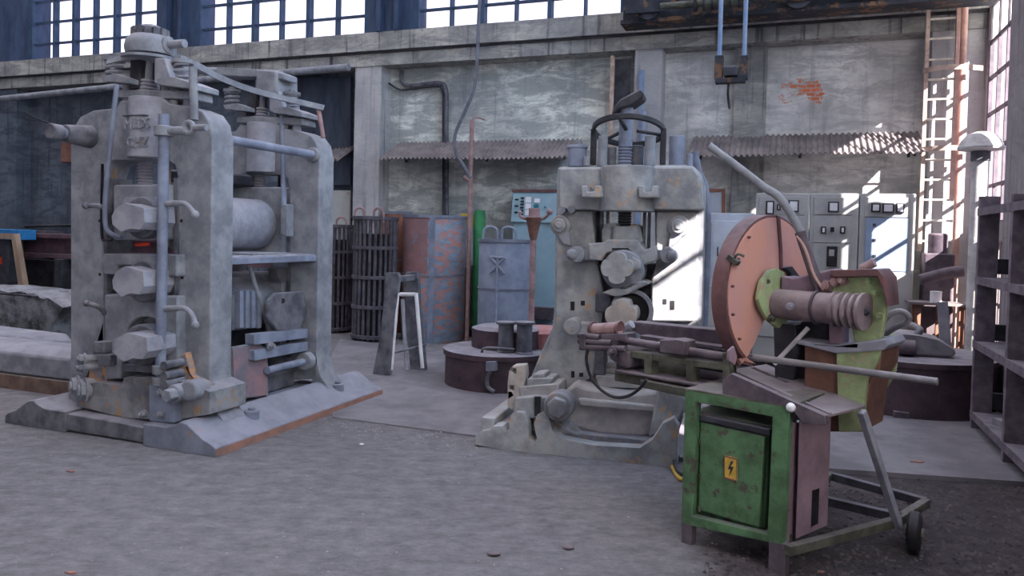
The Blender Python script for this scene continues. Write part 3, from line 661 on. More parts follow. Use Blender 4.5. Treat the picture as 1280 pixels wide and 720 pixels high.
# main frame with the roll window
out=[(697,209),(720,206),(865,206),(876,216),(881,232),(880,300),(878,400),(874,440),(866,470),(853,490),(850,524),(820,552),(760,548),(716,536),(700,520),(690,500),(662,488),(664,470),(676,440),(690,410),(693,380),(694,280)]
hole=[(741,263),(818,263),(820,330),(814,352),(812,400),(820,425),(826,462),(816,482),(780,486),(748,480),(742,460),(748,420),(756,380),(746,340)]
sm=[[(713,377),(718,377),(718,388),(713,388)],[(726,376),(731,376),(731,382),(726,382)],[(714,464),(718,464),(718,472),(714,472)],[(724,466),(729,466),(729,471),(724,471)],[(838,376),(843,376),(843,387),(838,387)],[(829,374),(833,374),(833,380),(829,380)]]
fr_=pp('main_frame',out,.38,.62,PG,.02,[hole])
pp('main_frame_rear',out,.86,1.08,GR,.02,[hole])
for h in sm: pp('slot_dark_box',h,.325,.34,BK,0,par=fr_)  # black boxes on the face stand in for the shade inside slots
# raised pillar faces
pp('pillar_face_left',[(697,264),(740,264),(746,330),(756,372),(752,400),(744,440),(742,470),(728,480),(722,500),(690,490),(670,480),(684,440),(694,400)],.33,.385,PG,.012,(),fr_)
pp('pillar_face_right',[(820,264),(872,266),(874,300),(868,402),(814,402),(814,350),(820,330)],.33,.385,PG,.012,(),fr_)
# head block: flat head with a round boss
pp('head_block',[(697,209),(866,207),(876,220),(880,262),(697,262)],.24,.40,PG,.02)
c0=pf(782,262,.2); c1=pf(782,208,.2); rr=abs(pf(817,262,.2)[0]-pf(749,262,.2)[0])/2
prof=[(c0[0]+rr,.4)]+[(c0[0]+rr*math.cos(t),.24-.13*math.sin(t)) for t in [R_(15*i) for i in range(13)]]+[(c0[0]-rr,.4)]
add('head_boss',MB().slab([(x,y,c0[2]-.01) for x,y in prof],(0,0,c1[2]-c0[2]+.012)),PG,press,bevel=.01)
for a,b in ((727,232),(798,232)):
    pp('cast_hook',[(a,b),(a+7,b),(a+7,b+8),(a+16,b+7),(a+17,b),(a+25,b),(a+25,b+15),(a,b+15)],.08,.26,PG,.008)
# column stubs and studs on the head
def vc(nm,px,y0,y1,w,rpx,m=PG,r1=None,cap=False,bev=.005):
    p=PF.front(px,y0,w);q=PF.front(px,y1,w); r=rad(PF,px,y0,w,rpx); mb=MB().cyl((p[0],w,p[2]),(p[0],w,q[2]),r,24)
    if cap: mb.cyl((p[0],w,q[2]-.012),(p[0],w,q[2]+.012),r*1.12,24)
    return add(nm,mb,m,press,bevel=bev)
vc('column_stub',721,209,184,.42,11.5,BL,cap=True); vc('column_stub',845,209,170,.5,9.5,BL)
vc('stud_nut',723,184,176,.42,5,GR)
vc('stud',733,208,196,.35,4,GR); vc('stud',862,208,192,.4,4,BL)
vc('wheel_post',753,208,170,.36,6,GR); vc('wheel_post',812,208,170,.36,7,GR); vc('screw_nut',764,208,184,.42,6,GD); vc('screw_nut',796,208,182,.5,8,GD)
s0=PF.front(781,209,.42); s1=PF.front(781,181,.42); s2=PF.front(781,132,.42); r=rad(PF,781,200,.42,9)
add('main_screw',MB().screw(s0[0],.42,s0[2]-.02,s1[2],r,.02).cyl((s0[0],.42,s1[2]-.02),(s0[0],.42,s2[2]),r*.95,24).cyl((s0[0],.42,s1[2]+.03),(s0[0],.42,s1[2]+.05),r*1.05,24),BL,press)
add('handwheel_strut',MB().cyl(PF.front(801,206,.8),(PF.front(801,206,.8)[0],.8,PF.front(801,140,.8)[2]),.03,14),BL,press)
sh_=pp('dark_wedge_key',[(763,146),(768,133),(775,124),(800,111),(805,117),(803,122),(790,131),(776,134),(768,142)],.3,.5,GK,.01)
# handwheel: flat-banded rim, spokes, hanging on the screw
cz=PF.front(785,163,.42)[2]; rw=abs(PF.front(829,170,.42)[0]-PF.front(742,170,.42)[0])/2; cxw=PF.front(785.5,170,.42)[0]
wm=MB()
n=48
pts=[(cxw+rw*math.cos(2*math.pi*i/n),.42+rw*math.sin(2*math.pi*i/n),cz) for i in range(n)]
vs=[];fs=[]
for i in range(n):
    c,s=math.cos(2*math.pi*i/n),math.sin(2*math.pi*i/n)
    for rr_,zz in ((rw-.012,-.022),(rw+.012,-.022),(rw+.012,.014),(rw-.012,.014)): vs.append((cxw+rr_*c,.42+rr_*s,cz+zz-.27*s*rr_+.0))
for i in range(n):
    for k in range(4): fs.append((4*i+k,4*((i+1)%n)+k,4*((i+1)%n)+(k+1)%4,4*i+(k+1)%4))
wm.add(vs,fs); wh=add('handwheel_rim',wm,GK,press,bevel=.004)
for i in range(3):
    t=R_(20+120*i); add('spoke',MB().tube([(cxw+.06*math.cos(t),.42+.06*math.sin(t),cz),(cxw+rw*.97*math.cos(t),.42+rw*.97*math.sin(t),cz-.27*math.sin(t)*rw)],.014,8,1),GK,wh)
for sx in (-1,1):
    x=cxw+sx*rw; add('wheel_hanger',MB().box(x-.018,x+.018,.38,.44,PF.front(785,206,.42)[2],cz+.01),GK,press,bevel=.005)
# windows contents
pp('window_shadow_plate',[(744,264),(752,264),(752,480),(744,480)],.5,.6,GK,.0)  # dark strip standing in for shade at the window's left edge
for a in (743,752,760,806,812):
    p=pf(a,264,.5); q=pf(a,300,.5); add('guide_rod',MB().cyl((p[0],.5,p[2]),(p[0],.5,q[2]-.1),.012,10),GR if a!=743 else GD,press)
s0=pf(780,303,.5);s1=pf(780,263,.5)
add('lower_screw',MB().screw(s0[0],.5,s0[2],s1[2]+.01,.05,.02),GD,press)
pp('dust_cap_block',[(752,288),(756,279),(770,279),(772,284),(786,284),(790,279),(798,281),(803,303),(752,304)],.3,.55,PG,.012)
pp('nut_block',[(766,283),(796,282),(801,303),(765,303)],.24,.34,PG,.02)
yk=pp('upper_yoke',[(735,304),(755,303),(759,299),(797,300),(806,313),(820,306),(822,325),(808,331),(797,330),(790,317),(776,314),(758,316),(752,326),(735,324)],.2,.45,PG,.012)
pp('yoke_groove',[(765,310),(785,310),(797,320),(795,322),(784,313),(765,313)],.194,.21,BK,0,par=yk)
def clover(nm,cx,cy,s,w0,w1,m):
    pts=[]
    for i in range(40):
        t=2*math.pi*i/40+.5; r=s*(1-.30*(1-abs(math.cos(2*t)))**2.5); pts.append((cx+r*math.cos(t),cy+r*math.sin(t)*1.0))
    return pp(nm,pts,w0,w1,m,.016)
clover('upper_wobbler',771,335,20,.02,.3,PG)
add('upper_wobbler_collar',wc(PF,778,338,.12,26,.4),GR,press,bevel=.012)
pp('yoke_arm',[(790,320),(800,326),(801,336),(790,340)],.1,.3,PG,.008)
pp('upper_chock',[(745,330),(818,330),(816,372),(800,366),(745,372)],.42,.8,GD,.01)
pp('lower_lip_plate',[(762,362),(785,353),(803,351),(812,355),(800,360),(785,368),(768,371),(752,366)],.12,.4,PG,.01)
add('lower_roll_ring',wc(PF,790,391,.2,25,.6),BK,press,bevel=.02)
add('lower_roll_ring_rim',MB().lathe([(rad(PF,788,388,.2,22),0),(rad(PF,788,388,.2,27),0),(rad(PF,788,388,.2,27),.03),(rad(PF,788,388,.2,22),.03)],(PF.front(790,388,.2)[0],.17,PF.front(790,388,.2)[2]),(0,1,0),32,ring=True),GL,press)
clover('lower_wobbler',776,394,20,.0,.3,CR)
pp('lower_chock',[(745,372),(758,372),(764,400),(768,420),(752,424),(745,420)],.36,.8,GK,.01)
pp('chock_side',[(744,366),(764,370),(764,392),(744,390)],.3,.5,GD,.01)
pp('window_bottom_blocks',[(744,470),(816,472),(812,486),(748,484)],.3,.9,PW,.01)
pp('lower_bearing_plate',[(735,424),(754,424),(756,470),(735,468)],.34,.5,GD,.01)
for y,w in ((456,.45),(463,.42),(470,.4)):
    p=PF.front(745,y,w);q=PF.front(822,y+7,w); add('lower_bar',MB().cyl((p[0],w,p[2]),(q[0],w,p[2]),.025,14),PW,press)
add('lower_bar_end',wc(PF,786,461,.3,8,.6),PW,press,bevel=.01)
# side bolts & clamps
for a,b in ((702,282),(849,283)):
    p=pf(a,b,.33); add('frame_nut',MB().cyl((p[0],.36,p[2]),(p[0],.28,p[2]),.075,20).cyl((p[0],.29,p[2]),(p[0],.23,p[2]),.05,16).cyl((p[0],.24,p[2]),(p[0],.215,p[2]),.026,12),PG,press,bevel=.008)
    add('nut_lug',Q([(a-7,b+10),(a+9,b+8),(a+12,b+26),(a+2,b+24)] if a<800 else [(a-12,b+8),(a+6,b+10),(a-2,b+20),(a-14,b+28)],.28,.36),GR,press,bevel=.01)
for a,b,sx in ((722,318,1),(836,319,-1)):
    p=pf(a,b,.22); add('yoke_clamp',MB().cyl((p[0],.36,p[2]),(p[0],.18,p[2]),.058,18).box(min(p[0],p[0]+sx*.14),max(p[0],p[0]+sx*.14),.22,.3,p[2]-.04,p[2]+.035).ball((p[0]-sx*.03,.17,p[2]),.04),GR,press,bevel=.008)
for a,b in ((716,262),(704,263)):
    p=pf(a,b,.28); add('small_nut',MB().cyl((p[0],.3,p[2]),(p[0],.22,p[2]),.03,6),GR,press)
p=pf(718,407,.25); add('hinge_boss',MB().cyl((p[0],.36,p[2]),(p[0],.15,p[2]),.06,18).box(p[0]-.03,p[0]+.12,.2,.32,p[2]-.06,p[2]+.03),PG,press,bevel=.01)
# lower saddle and braces
pp('saddle',[(718,478),(742,486),(780,492),(825,488),(850,494),(846,520),(828,544),(800,548),(750,545),(712,534),(700,514),(698,496)],.18,.4,PW,.03)
pp('saddle_lip',[(722,498),(826,508),(822,516),(724,508)],.14,.2,PW,.012)
pp('right_brace',[(822,485),(845,478),(858,500),(856,515),(838,540),(810,548)],.1,.45,PG,.02)
pp('rib_web',[(688,520),(720,545),(708,552),(686,540)],.1,.3,RG,.01)
# left foot: bearing blocks, cream lug plate, big nut
lf=pp('foot_block',[(643,497),(668,494),(700,497),(700,520),(662,524),(640,524)],.05,.5,PG,.015)
pp('foot_cap',[(648,484),(698,480),(699,494),(649,496)],.08,.42,PW,.012)
pp('foot_cap_nut',[(665,468),(681,466),(682,482),(664,483)],.15,.32,PG,.012)
pp('foot_washer',[(658,474),(690,473),(690,482),(658,483)],.12,.36,PG,.008)
lp=pp('lug_plate',[(634,480),(636,464),(641,457),(656,456),(657,470),(650,500),(641,514),(634,508)],.1,.2,CR,.012,[[(640,461),(645,461),(645,467),(640,467)],[(637,482),(642,482),(642,488),(637,488)]])
pp('foot_gap_plate',[(668,496),(675,496),(675,520),(668,520)],.03,.06,BK,0)
p=PF.front(698,508,.0); add('big_nut',MB().cyl((p[0],.12,p[2]),(p[0],-.02,p[2]),.10,20).cyl((p[0],0,p[2]),(p[0],-.06,p[2]),.075,6),RG,press,bevel=.01)
pp('debris_key',[(698,520),(705,519),(735,548),(728,552),(706,540)],.14,.22,RG,.008)
# side standing pipe at the right of the frame
add('side_pipe',MB().tube([PF.front(868,190,.66),PF.front(873,215,.66),PF.front(882,240,.66),PF.front(884,300,.66),PF.front(880,402,.66),PF.front(878,500,.66)],.028,12,5),BL,press)
add('side_pipe_nut',MB().bolt(PF.front(876,283,.6),(0,-1,0),.04,.07),GR,press)
# orange rope end, black hoses at the right foot
loop=MB().tube([G(852,520,.28)]+[G(a,b,z) for a,b,z in ((845,545,.2),(842,570,.06),(848,590,.03),(862,592,.03),(868,575,.05),(866,555,.12))],.012,8,6)
add('black_hose',loop,BK,label='black rubber hose looped on the floor at the right foot of the centre press',cat='hose')
ARM=mat('arm_greyed_purple',(.25,.20,.21),(.13,.10,.115),scale=5,dust=.6,dustc=(.36,.31,.31))
# ------------------------------------------------------------ cut-off saw in the right foreground
SF=Fr((1.24,3.38),42)
saw=thing('cut_off_saw','abrasive cut-off saw with orange-red disc guard on a worn green wheeled stand','cut-off saw',SF)
def T(pts,w0,w1,holes=()): return plate(SF,pts,w0,w1,holes)
def ss(nm,pts,w0,w1,m=DP,bev=.005,holes=(),par=None): return add(nm,T(pts,w0,w1,holes),m,par or saw,bevel=bev)
def sc_(nm,a,b,w,r,m=DP,par=None,seg=16,w1=None):
    return add(nm,MB().cyl(SF.front(*a,w),SF.front(*b,w if w1 is None else w1),r,seg),m,par or saw)
# green stand: welded angle frame
fo=[(857,484),(986,508),(983,690),(978,690),(976,684),(850,660),(854,540)]
st=ss('stand_frame',[(856,486),(987,508),(978,682),(851,655)],0,.05,SG,.006,[[(871,503),(965,521),(959,668),(865,645)]])
ss('stand_leg',[(961,676),(982,680),(981,722),(960,717)],0,.05,DP,.004)
ss('stand_leg',[(851,652),(865,655),(864,682),(852,680)],0,.05,DP,.004)
add('stand_top',MB().slab([SF.front(a,b,0) for a,b in ((856,485),(988,507),(988,511),(856,489))],(0,.42,0)),DG,saw,bevel=.004)
# electrical cabinet
cb=add('switch_cabinet',T([(868,512),(962,532),(956,664),(866,645)],.07,.34),SG,saw,bevel=.008)
add('cabinet_door',T([(875,527),(955,546),(949,660),(873,638)],.03,.07),SG,saw,bevel=.006)
add('cabinet_hood',MB().slab([SF.front(a,b,.02) for a,b in ((874,518),(962,537),(962,545),(874,526))],(0,.3,0)),GK,saw,bevel=.004)
sg=add('warning_plate',T([(905,569),(921,573),(921,602),(905,598)],.024,.03),YE,saw)
bolt=[(914,576),(910,586),(913,587),(911,596),(917,584),(913,583),(917,577)]
add('warning_bolt_mark',T(bolt,.0215,.024),GK,sg)
add('warning_frame',T([(905,569),(921,573),(921,602),(905,598)],.022,.024,[[(906,571),(920,575),(920,600),(906,596)]]),RD,sg)
for b in (555,600,640):
    p=SF.front(874,b-4,.03); add('door_hinge',MB().cyl((p[0],.03,p[2]-.012),(p[0],.03,p[2]+.012),.007,8),DG,saw)
# side panel along the right
add('side_panel',MB().slab([SF.side(x,y,-.01) for x,y in ((986,524),(1004,530),(1002,668),(980,680))],(-.015,0,0)),PK,saw,bevel=.003)
sp1=SF.loc(G(1034,657,.13)); sq=lambda t,z,o=0:(sp1[0]*t+o*sp1[1]/sp_n,.0+sp1[1]*t-o*sp1[0]/sp_n,z); sp_n=math.hypot(sp1[0],sp1[1])
pan=add('side_panel',MB().slab([sq(.3,.13),sq(1,.13),sq(1,.70),sq(.3,.70)],(-.006,.01,0)),PK,saw,bevel=.003)
add('panel_slot',MB().slab([sq(.62,.16,.002),sq(.78,.16,.002),sq(.78,.33,.002),sq(.62,.33,.002)],(-.001,.002,0)),BK,pan)
for a,b in ((.05,.62),(.05,.28)):
    add('panel_screw',MB().bolt((-.006,a,b),(1,0,0),.008,.015),GK,pan)
# base: rails on the floor going back to the wheels
zr_=.10
A_=[SF.loc(G(a,b,.12)) for a,b in ((984,688),(1120,652),(1158,628),(1036,594))]
def bar_(nm,p,q,h=.045,t=.04,m=DG,par=None):
    p,q=Vector(p),Vector(q); d=(q-p).normalized(); s_=d.cross(Vector((0,0,1))).normalized(); u_=s_.cross(d)
    vs=[x+s_*a*t/2+u_*b*h/2 for x in (p,q) for a,b in ((-1,-1),(1,-1),(1,1),(-1,1))]
    return add(nm,MB().add(vs,[(3,2,1,0),(4,5,6,7),(0,1,5,4),(1,2,6,5),(2,3,7,6),(3,0,4,7)]),m,par or saw,bevel=.004)
bar_('base_rail',A_[0],A_[1]); bar_('base_rail',A_[1],A_[2]); bar_('base_rail',A_[2],A_[3],m=GK); bar_('base_rail',(-.02,.12,.12),A_[3],m=DG)
B2=[SF.loc(G(a,b,.12)) for a,b in ((1030,625),(1128,648))]
bar_('base_rail',(-.02,.2,.12),B2[0],m=DG); bar_('base_rail',B2[0],B2[1],m=GK)
b0=SF.loc(G(1124,660,.10)); 
tp=SF.top(1077,514,.72)
bar_('brace',b0,tp,.035,.035,GL)
for a,b in ((1142,690),):
    c=SF.loc(G(a,b,0)); 
    if a==1080: c=SF.loc(G(1020,612,0))
    w_=add('wheel',MB().lathe([(.03,-.03),(.085,-.028),(.098,-.018),(.098,.018),(.085,.028),(.03,.03)],(c[0],c[1],.098),(1,0.15,0),28),BK,saw)
    add('wheel_hub',MB().cyl((c[0]-.04,c[1]-.006,.098),(c[0]+.04,c[1]+.006,.098),.025,14),DG,w_)
# sloping chute plate with slots, dark skirt
ch=[SF.top(905,463,.80),SF.top(958,455,.80),SF.top(1082,507,.74),SF.top(1031,520,.735)]
n_=(Vector(ch[1])-Vector(ch[0])).cross(Vector(ch[3])-Vector(ch[0])).normalized(); 
if n_.z>0: n_=-n_
L_=lambda s_,t_: (Vector(ch[0])*(1-s_)+Vector(ch[3])*s_)*(1-t_)+(Vector(ch[1])*(1-s_)+Vector(ch[2])*s_)*t_
ct=add('chute_plate',MB().slab([tuple(L_(*q)) for q in ((0,0),(0,1),(1,1),(1,0))],tuple(n_*.012),[[tuple(L_(*q)) for q in ((.02,.55),(.42,.55),(.42,.66),(.02,.66))]]),TP,saw,bevel=.002)
add('chute_rib',MB().slab([tuple(L_(*q)-n_*.008) for q in ((0,.1),(0,.16),(1,.16),(1,.1))],tuple(n_*.009)),TP,ct)
sk=MB(); pts=[L_(0,0),L_(1,0)]
sk.slab([tuple(L_(0,.02)+n_*.012),tuple(L_(1,.02)+n_*.012),tuple(L_(1,.02)+n_*.04),(L_(0.6,.02).x,L_(.6,.02).y,.66),(L_(0,.02).x,L_(0,.02).y,.66)],(.0,.012,0))
add('chute_skirt',sk,DP,saw)
ss('skirt_panel',[(903,475),(914,467),(1031,520),(1033,531),(1003,529),(990,512),(903,492)],.0,.03,DP,.003)
p=SF.front(991,510,.02); add('white_knob',MB().ball((p[0],.0,p[2]+.005),.022).cyl((p[0],0,p[2]),(p[0],.06,p[2]),.014,12),WH,saw)
add('cable_stub',MB().tube([SF.front(993,527,.03),SF.front(998,517,.02),SF.front(1006,516,.03),SF.front(1012,520,.05)],.008,8,5),BK,saw)
# bed to the left
WW=.38
bd=ss('bed_frame',[(758,434),(906,455),(906,464),(758,443)],WW-.12,WW-.06,DG)
ss('bed_lower_rail',[(768,465),(905,490),(905,502),(768,476)],WW-.12,WW-.04,DG)
ss('bed_lower_flange',[(768,462),(905,486),(905,490),(768,465)],WW-.16,WW+.1,DP)
for x0,x1,y0,y1 in ((805,814,441,472),(857,866,449,480),(903,912,440,490)):
    ss('bed_strut',[(x0,y0),(x1,y0+1),(x1,y1),(x0,y1)],WW-.13,WW-.05,DG)
ss('bed_back_plate',[(770,440),(905,458),(905,488),(770,464)],WW+.14,WW+.16,GK)
sc_('hydraulic_cylinder',(783,452),(908,474),WW+.02,.032,DP)
sc_('hydraulic_cylinder_sleeve',(812,458),(862,466),WW+.02,.05,DG)
ss('bed_end_block',[(762,436),(786,440),(786,460),(775,458),(762,448)],WW-.14,WW+.1,DP)
sc_('slide_rod',(772,424),(912,447),WW-.1,.022,DP); sc_('slide_rod',(772,433),(912,454),WW+.05,.014,DP)
ss('slide_block',[(824,425),(842,424),(856,427),(856,444),(824,440)],WW-.16,WW-.04,DP,.006)
ss('vise_bar',[(787,402),(902,413),(902,435),(803,420),(787,411)],WW+.05,WW+.16,DP,.005)
ss('vise_bar_rail',[(800,419),(902,433),(902,437),(800,424)],WW-.02,WW+.1,DP,.003)
rl=sc_('feed_roller',(742,412),(775,410),WW-.1,.035,RP)
for a in (741,774): 
    p=SF.front(a,411,WW-.1); add('roller_flange',MB().cyl((p[0]-.008,p[1],p[2]),(p[0]+.008,p[1],p[2]),.045,20),OE,rl)
ss('roller_bracket',[(750,418),(782,417),(782,426),(771,426),(771,440),(766,440),(764,426),(750,424)],WW-.14,WW-.03,DP)
for a,b,c,d in ((724,419,750,422),(724,426,765,429),(726,434,782,436)):
    sc_('clamp_arm',(a,b),(c,d),WW-.14,.018,DP)
ss('clamp_fork',[(724,417),(730,417),(730,438),(724,436)],WW-.17,WW-.1,DP)
p=SF.front(766,440,WW-.16); add('clamp_bolt',MB().bolt(p,(0,-1,0),.022,.04),DP,saw)
sc_('bar_stop',(783,410),(790,405),WW,.025,GL)
add('stand_beam',MB().slab([SF.front(a,b,.2) for a,b in ((800,475),(860,486),(900,490),(900,500),(860,497),(800,484))],(0,.2,0)),DG,saw,bevel=.004)
add('black_cable_loop',MB().tube([SF.front(a,b,WW-.2) for a,b in ((735,436),(733,450),(738,470),(750,486),(767,496),(785,495),(800,485),(808,474))],.009,8,6),BK,saw)
# disc guard
DF=Fr((1.3487,4.0223),50); CZ=1.228
rt=DF.t-SF.t
def dw(q):   # guard frame -> saw frame
    return SF.loc(DF.world(q))
r=.405; arc=[]
# y is depth (to the right on screen), z up ; lower part tapers to a point like the real hood
g=[]
for i in range(48):
    t=2*math.pi*i/48; y,z=r*math.cos(t),r*math.sin(t)
    g.append((y,z))
def clipg(y,z):   # cut lower right off with a straight line from the tip up to the arm
    return z> -.36+ (y+.06)*1.15
ds=lambda a,b,x=.03: (lambda q:(q[1],q[2]-CZ))(DF.side(a,b,x))
g=[]
for i in range(44):
    t=R_(-12+i*(262)/43); g.append((r*math.cos(t),r*math.sin(t)))
g+=[ds(a,b) for a,b in ((921,452),(925,458),(931,450),(941,432),(951,408),(956,396),(975,392),(1000,388))]
def disc(pts,x0,x1,nm,m,par=None,bev=.0):
    o_=Vector(dw((x0,pts[0][0],CZ+pts[0][1]))); e_=Vector(dw((x1,pts[0][0],CZ+pts[0][1])))-o_
    return add(nm,MB().slab([dw((x0,y,CZ+z)) for y,z in pts],tuple(e_)),m,par or saw,bevel=bev)
gd=disc(g,-.055,.03,'disc_guard',OE,bev=.004)
disc([(y*.965,z*.965) for y,z in g],.02,.036,'guard_face',OR,gd,.003)
# divided by a raised strap, small clip and screws
disc([(.02,.40),(.045,.40),(.08,.22),(.10,.02),(.075,.02),(.055,.22)],.034,.044,'guard_strap',OE,gd)
cq=dw(DF.side(917,325,.04)); add('guard_clip',MB().box(cq[0]-.03,cq[0]+.03,cq[1]-.02,cq[1]+.02,cq[2]-.012,cq[2]+.012,rot=(35,'Y')).tube([cq,(cq[0]+.03,cq[1]-.02,cq[2]+.03),(cq[0]+.06,cq[1]-.01,cq[2]+.02)],.007,6,3),DG,gd)
for k in range(7):
    t=R_(130+k*22); q=dw((.036,.37*math.cos(t),CZ+.37*math.sin(t))); q2=dw((.05,.37*math.cos(t),CZ+.37*math.sin(t))); add('guard_screw',MB().cyl(q,q2,.007,8),OE,gd)
disc([ds(a,b,.036) for a,b in ((908,438),(915,432),(919,446),(916,456),(908,450))],.036,.05,'guard_latch',PK,gd,.004)
# hub plate, arm with pulley, grey-green head plate
gp=[(943,374),(947,352),(957,338),(966,335),(975,340),(980,356),(980,400),(968,410),(958,402),(952,395),(947,386)]
hp_=[SF.front(a,b,.50) for a,b in gp]
WA=.62
yoff=.0
def tr_(pts,x0,x1,nm,m,par=None,bev=.004):
    a0=[dw(DF.side(a,b,x0)) for a,b in pts]; e_=Vector(dw((x1,0,0)))-Vector(dw((x0,0,0)))
    return add(nm,MB().slab(a0,tuple(e_)),m,par or saw,bevel=bev)
hub=tr_(gp,.06,.085,'hub_plate',SG2)
tr_([(966,334),(975,340),(981,356),(981,400),(990,400),(988,345),(978,332)],.0,.06,'hub_back',GK)
add('hub_lug',MB().bolt(dw(DF.side(962,398,.085)),Vector(dw((1,0,0)))-Vector(dw((0,0,0))),.018,.03).cyl(dw(DF.side(960,352,.085)),dw(DF.side(960,352,.09)),.012,10),DG,hub)
h0=DF.side(968,379,.07); AY,AZ=h0[1],h0[2]
ad=lambda x,dy=0,dz=0: dw((x,AY+dy,AZ+dz))
axd=tuple(Vector(ad(1))-Vector(ad(0)))
fx=lambda px: DF.front(px,384,AY)[0]
arm=add('spindle_arm',MB().cyl(ad(fx(970)),ad(fx(1050)),.076,28),ARM,saw)
add('arm_rib',MB().cyl(ad(fx(1021)),ad(fx(1024)),.086,28),DP,arm)
add('grease_cap',MB().bolt(ad(fx(998),-.075,-.0),tuple(Vector(ad(0,-1))-Vector(ad(0))),.016,.03),GL,arm)
x0=fx(1043); x1=fx(1078); pr=[(.04,0)]
k=4
for i in range(k):
    h=(x1-x0)*i/k; d_=(x1-x0)/k; pr+=[(.086,h),(.086,h+d_*.35),(.068,h+d_*.6),(.068,h+d_*.8)]
pr+=[(.09,x1-x0),(.09,x1-x0+.015),(.02,x1-x0+.017)]
pu=add('belt_pulley',MB().lathe(pr,ad(x0),axd,32),ARM,saw)
add('pulley_bolt',MB().bolt(ad(x1+.015),axd,.016,.02),GK,pu)
hpn=add('head_plate',T([(1040,340),(1098,338),(1107,347),(1109,372),(1106,400),(1100,432),(1068,430),(1062,400),(1040,398)],.52,.56),SG2,saw,bevel=.006)
hp2=add('head_casting',T([(975,345),(990,348),(1040,336),(1040,372),(975,368)],.52,.7),PK,saw,bevel=.012)
ss('head_bracket',[(1036,338),(1096,336),(1106,348),(1109,384),(1103,362),(1096,346),(1040,347)],.46,.66,OE,.006)
for a,b in ((1099,395),(1095,366),(1086,350)):
    add('head_bolt',MB().bolt(SF.front(a,b,.52),(0,-1,0),.016,.03),SG2,hpn)
for a,b in ((1046,352),(1055,350),(1035,356)):
    add('head_spring',MB().bolt(SF.front(a,b,.52),(0,-1,0),.022,.06),RP,saw)
add('copper_elbow',MB().cyl(SF.front(1077,336,.6),SF.front(1093,328,.6),.022,14),RP,saw)
ss('head_shelf',[(1040,432),(1105,424),(1110,432),(1104,438),(1045,442),(996,430),(996,425)],.45,.75,GL,.005)
ss('head_post',[(1036,392),(1052,392),(1052,432),(1036,430)],.55,.66,PK,.006)
ss('pedestal',[(1005,432),(1102,437),(1100,460),(1088,480),(1080,540),(1005,540)],.5,.8,RS,.01)
ss('pedestal_face',[(1045,440),(1102,436),(1096,456),(1084,474),(1078,540),(1048,540)],.47,.5,SG2,.005)
ss('belt_cover',[(966,405),(992,405),(1000,440),(990,480),(968,472)],.56,.75,GK,.01)
ss('motor_mount',[(1000,402),(1036,400),(1036,432),(1000,430)],.62,.8,GK,.01)
sc_('stay_rod',(1010,410),(968,455),.56,.012,WH)
# operating handle and bar stock
add('operating_handle',MB().tube([SF.front(1024,360,.5),SF.front(1008,312,.5),SF.front(998,285,.48),SF.front(975,248,.42),SF.front(955,234,.38),SF.front(925,211,.32),SF.front(886,182,.24)],.021,12,8),GR,saw)
add('handle_socket',MB().cyl(SF.front(1024,362,.5),SF.front(1000,290,.48),.027,12),DP,saw)
add('handle_wire',MB().tube([SF.front(996,295,.46),SF.front(1006,310,.46),SF.front(1018,345,.47),SF.front(1030,362,.47)],.008,6,4),LAR,saw)
b0=SF.front(925,441,.42);b1=SF.front(1172,481,.42)
add('steel_bar',MB().cyl((b0[0]-.25,.42,(b0[2]+b1[2])/2),(b1[0],.42,(b0[2]+b1[2])/2),.017,16),MT,F=SF,label='long round steel bar clamped in the cut-off saw, its end sticking out to the right',cat='bar stock')
# hose from the head
add('head_hose',MB().tube([SF.front(1098,412,.66),SF.front(1110,395,.66),SF.front(1124,389,.68),SF.front(1135,394,.7),SF.front(1134,402,.72),SF.front(1118,410,.76),SF.front(1106,418,.8)],.015,10,6),MT,saw)
pth=[SF.front(1113,420,.8),SF.front(1116,440,.82),SF.front(1113,465,.86),SF.front(1104,480,.9)]
fl_=MB().tube(pth,.022,10,8)
for i in range(22):
    t=i/21*(len(pth)-1); j=min(int(t),len(pth)-2); a=Vector(pth[j]).lerp(Vector(pth[j+1]),t-j); d=(Vector(pth[j+1])-Vector(pth[j])).normalized(); fl_.cyl(a-d*.004,a+d*.004,.028,12)
add('ribbed_hose',fl_,SG2,saw)
PIPEW=mat('pipe_pale_paint',(.62,.62,.62),(.42,.42,.43),scale=6,dust=.2)
SHT=mat('sheet_dark_blue',(.055,.07,.10),(.025,.035,.055),scale=3,streak=4,dust=0)
# ------------------------------------------------------------ things along the back wall
bf=lambda a,b,w: BF.front(a,b,w)
def at(F,p,deg=0):   # a world location from local x,y of a frame
    q=F.world((p[0],p[1],p[2] if len(p)>2 else 0)); return (q[0],q[1],q[2])
BR_=-BF.t
def bplate(pts,w0,w1,o=(0,0),holes=()):
    f2=lambda l: [(x-o[0],y-o[1],z) for x,y,z in fz(BF,l,w0)]
    return MB().slab(f2(pts),(0,w1-w0,0),[f2(h) for h in holes])
def rect(x0,y0,x1,y1): return [(x0,y0),(x1,y0),(x1,y1),(x0,y1)]
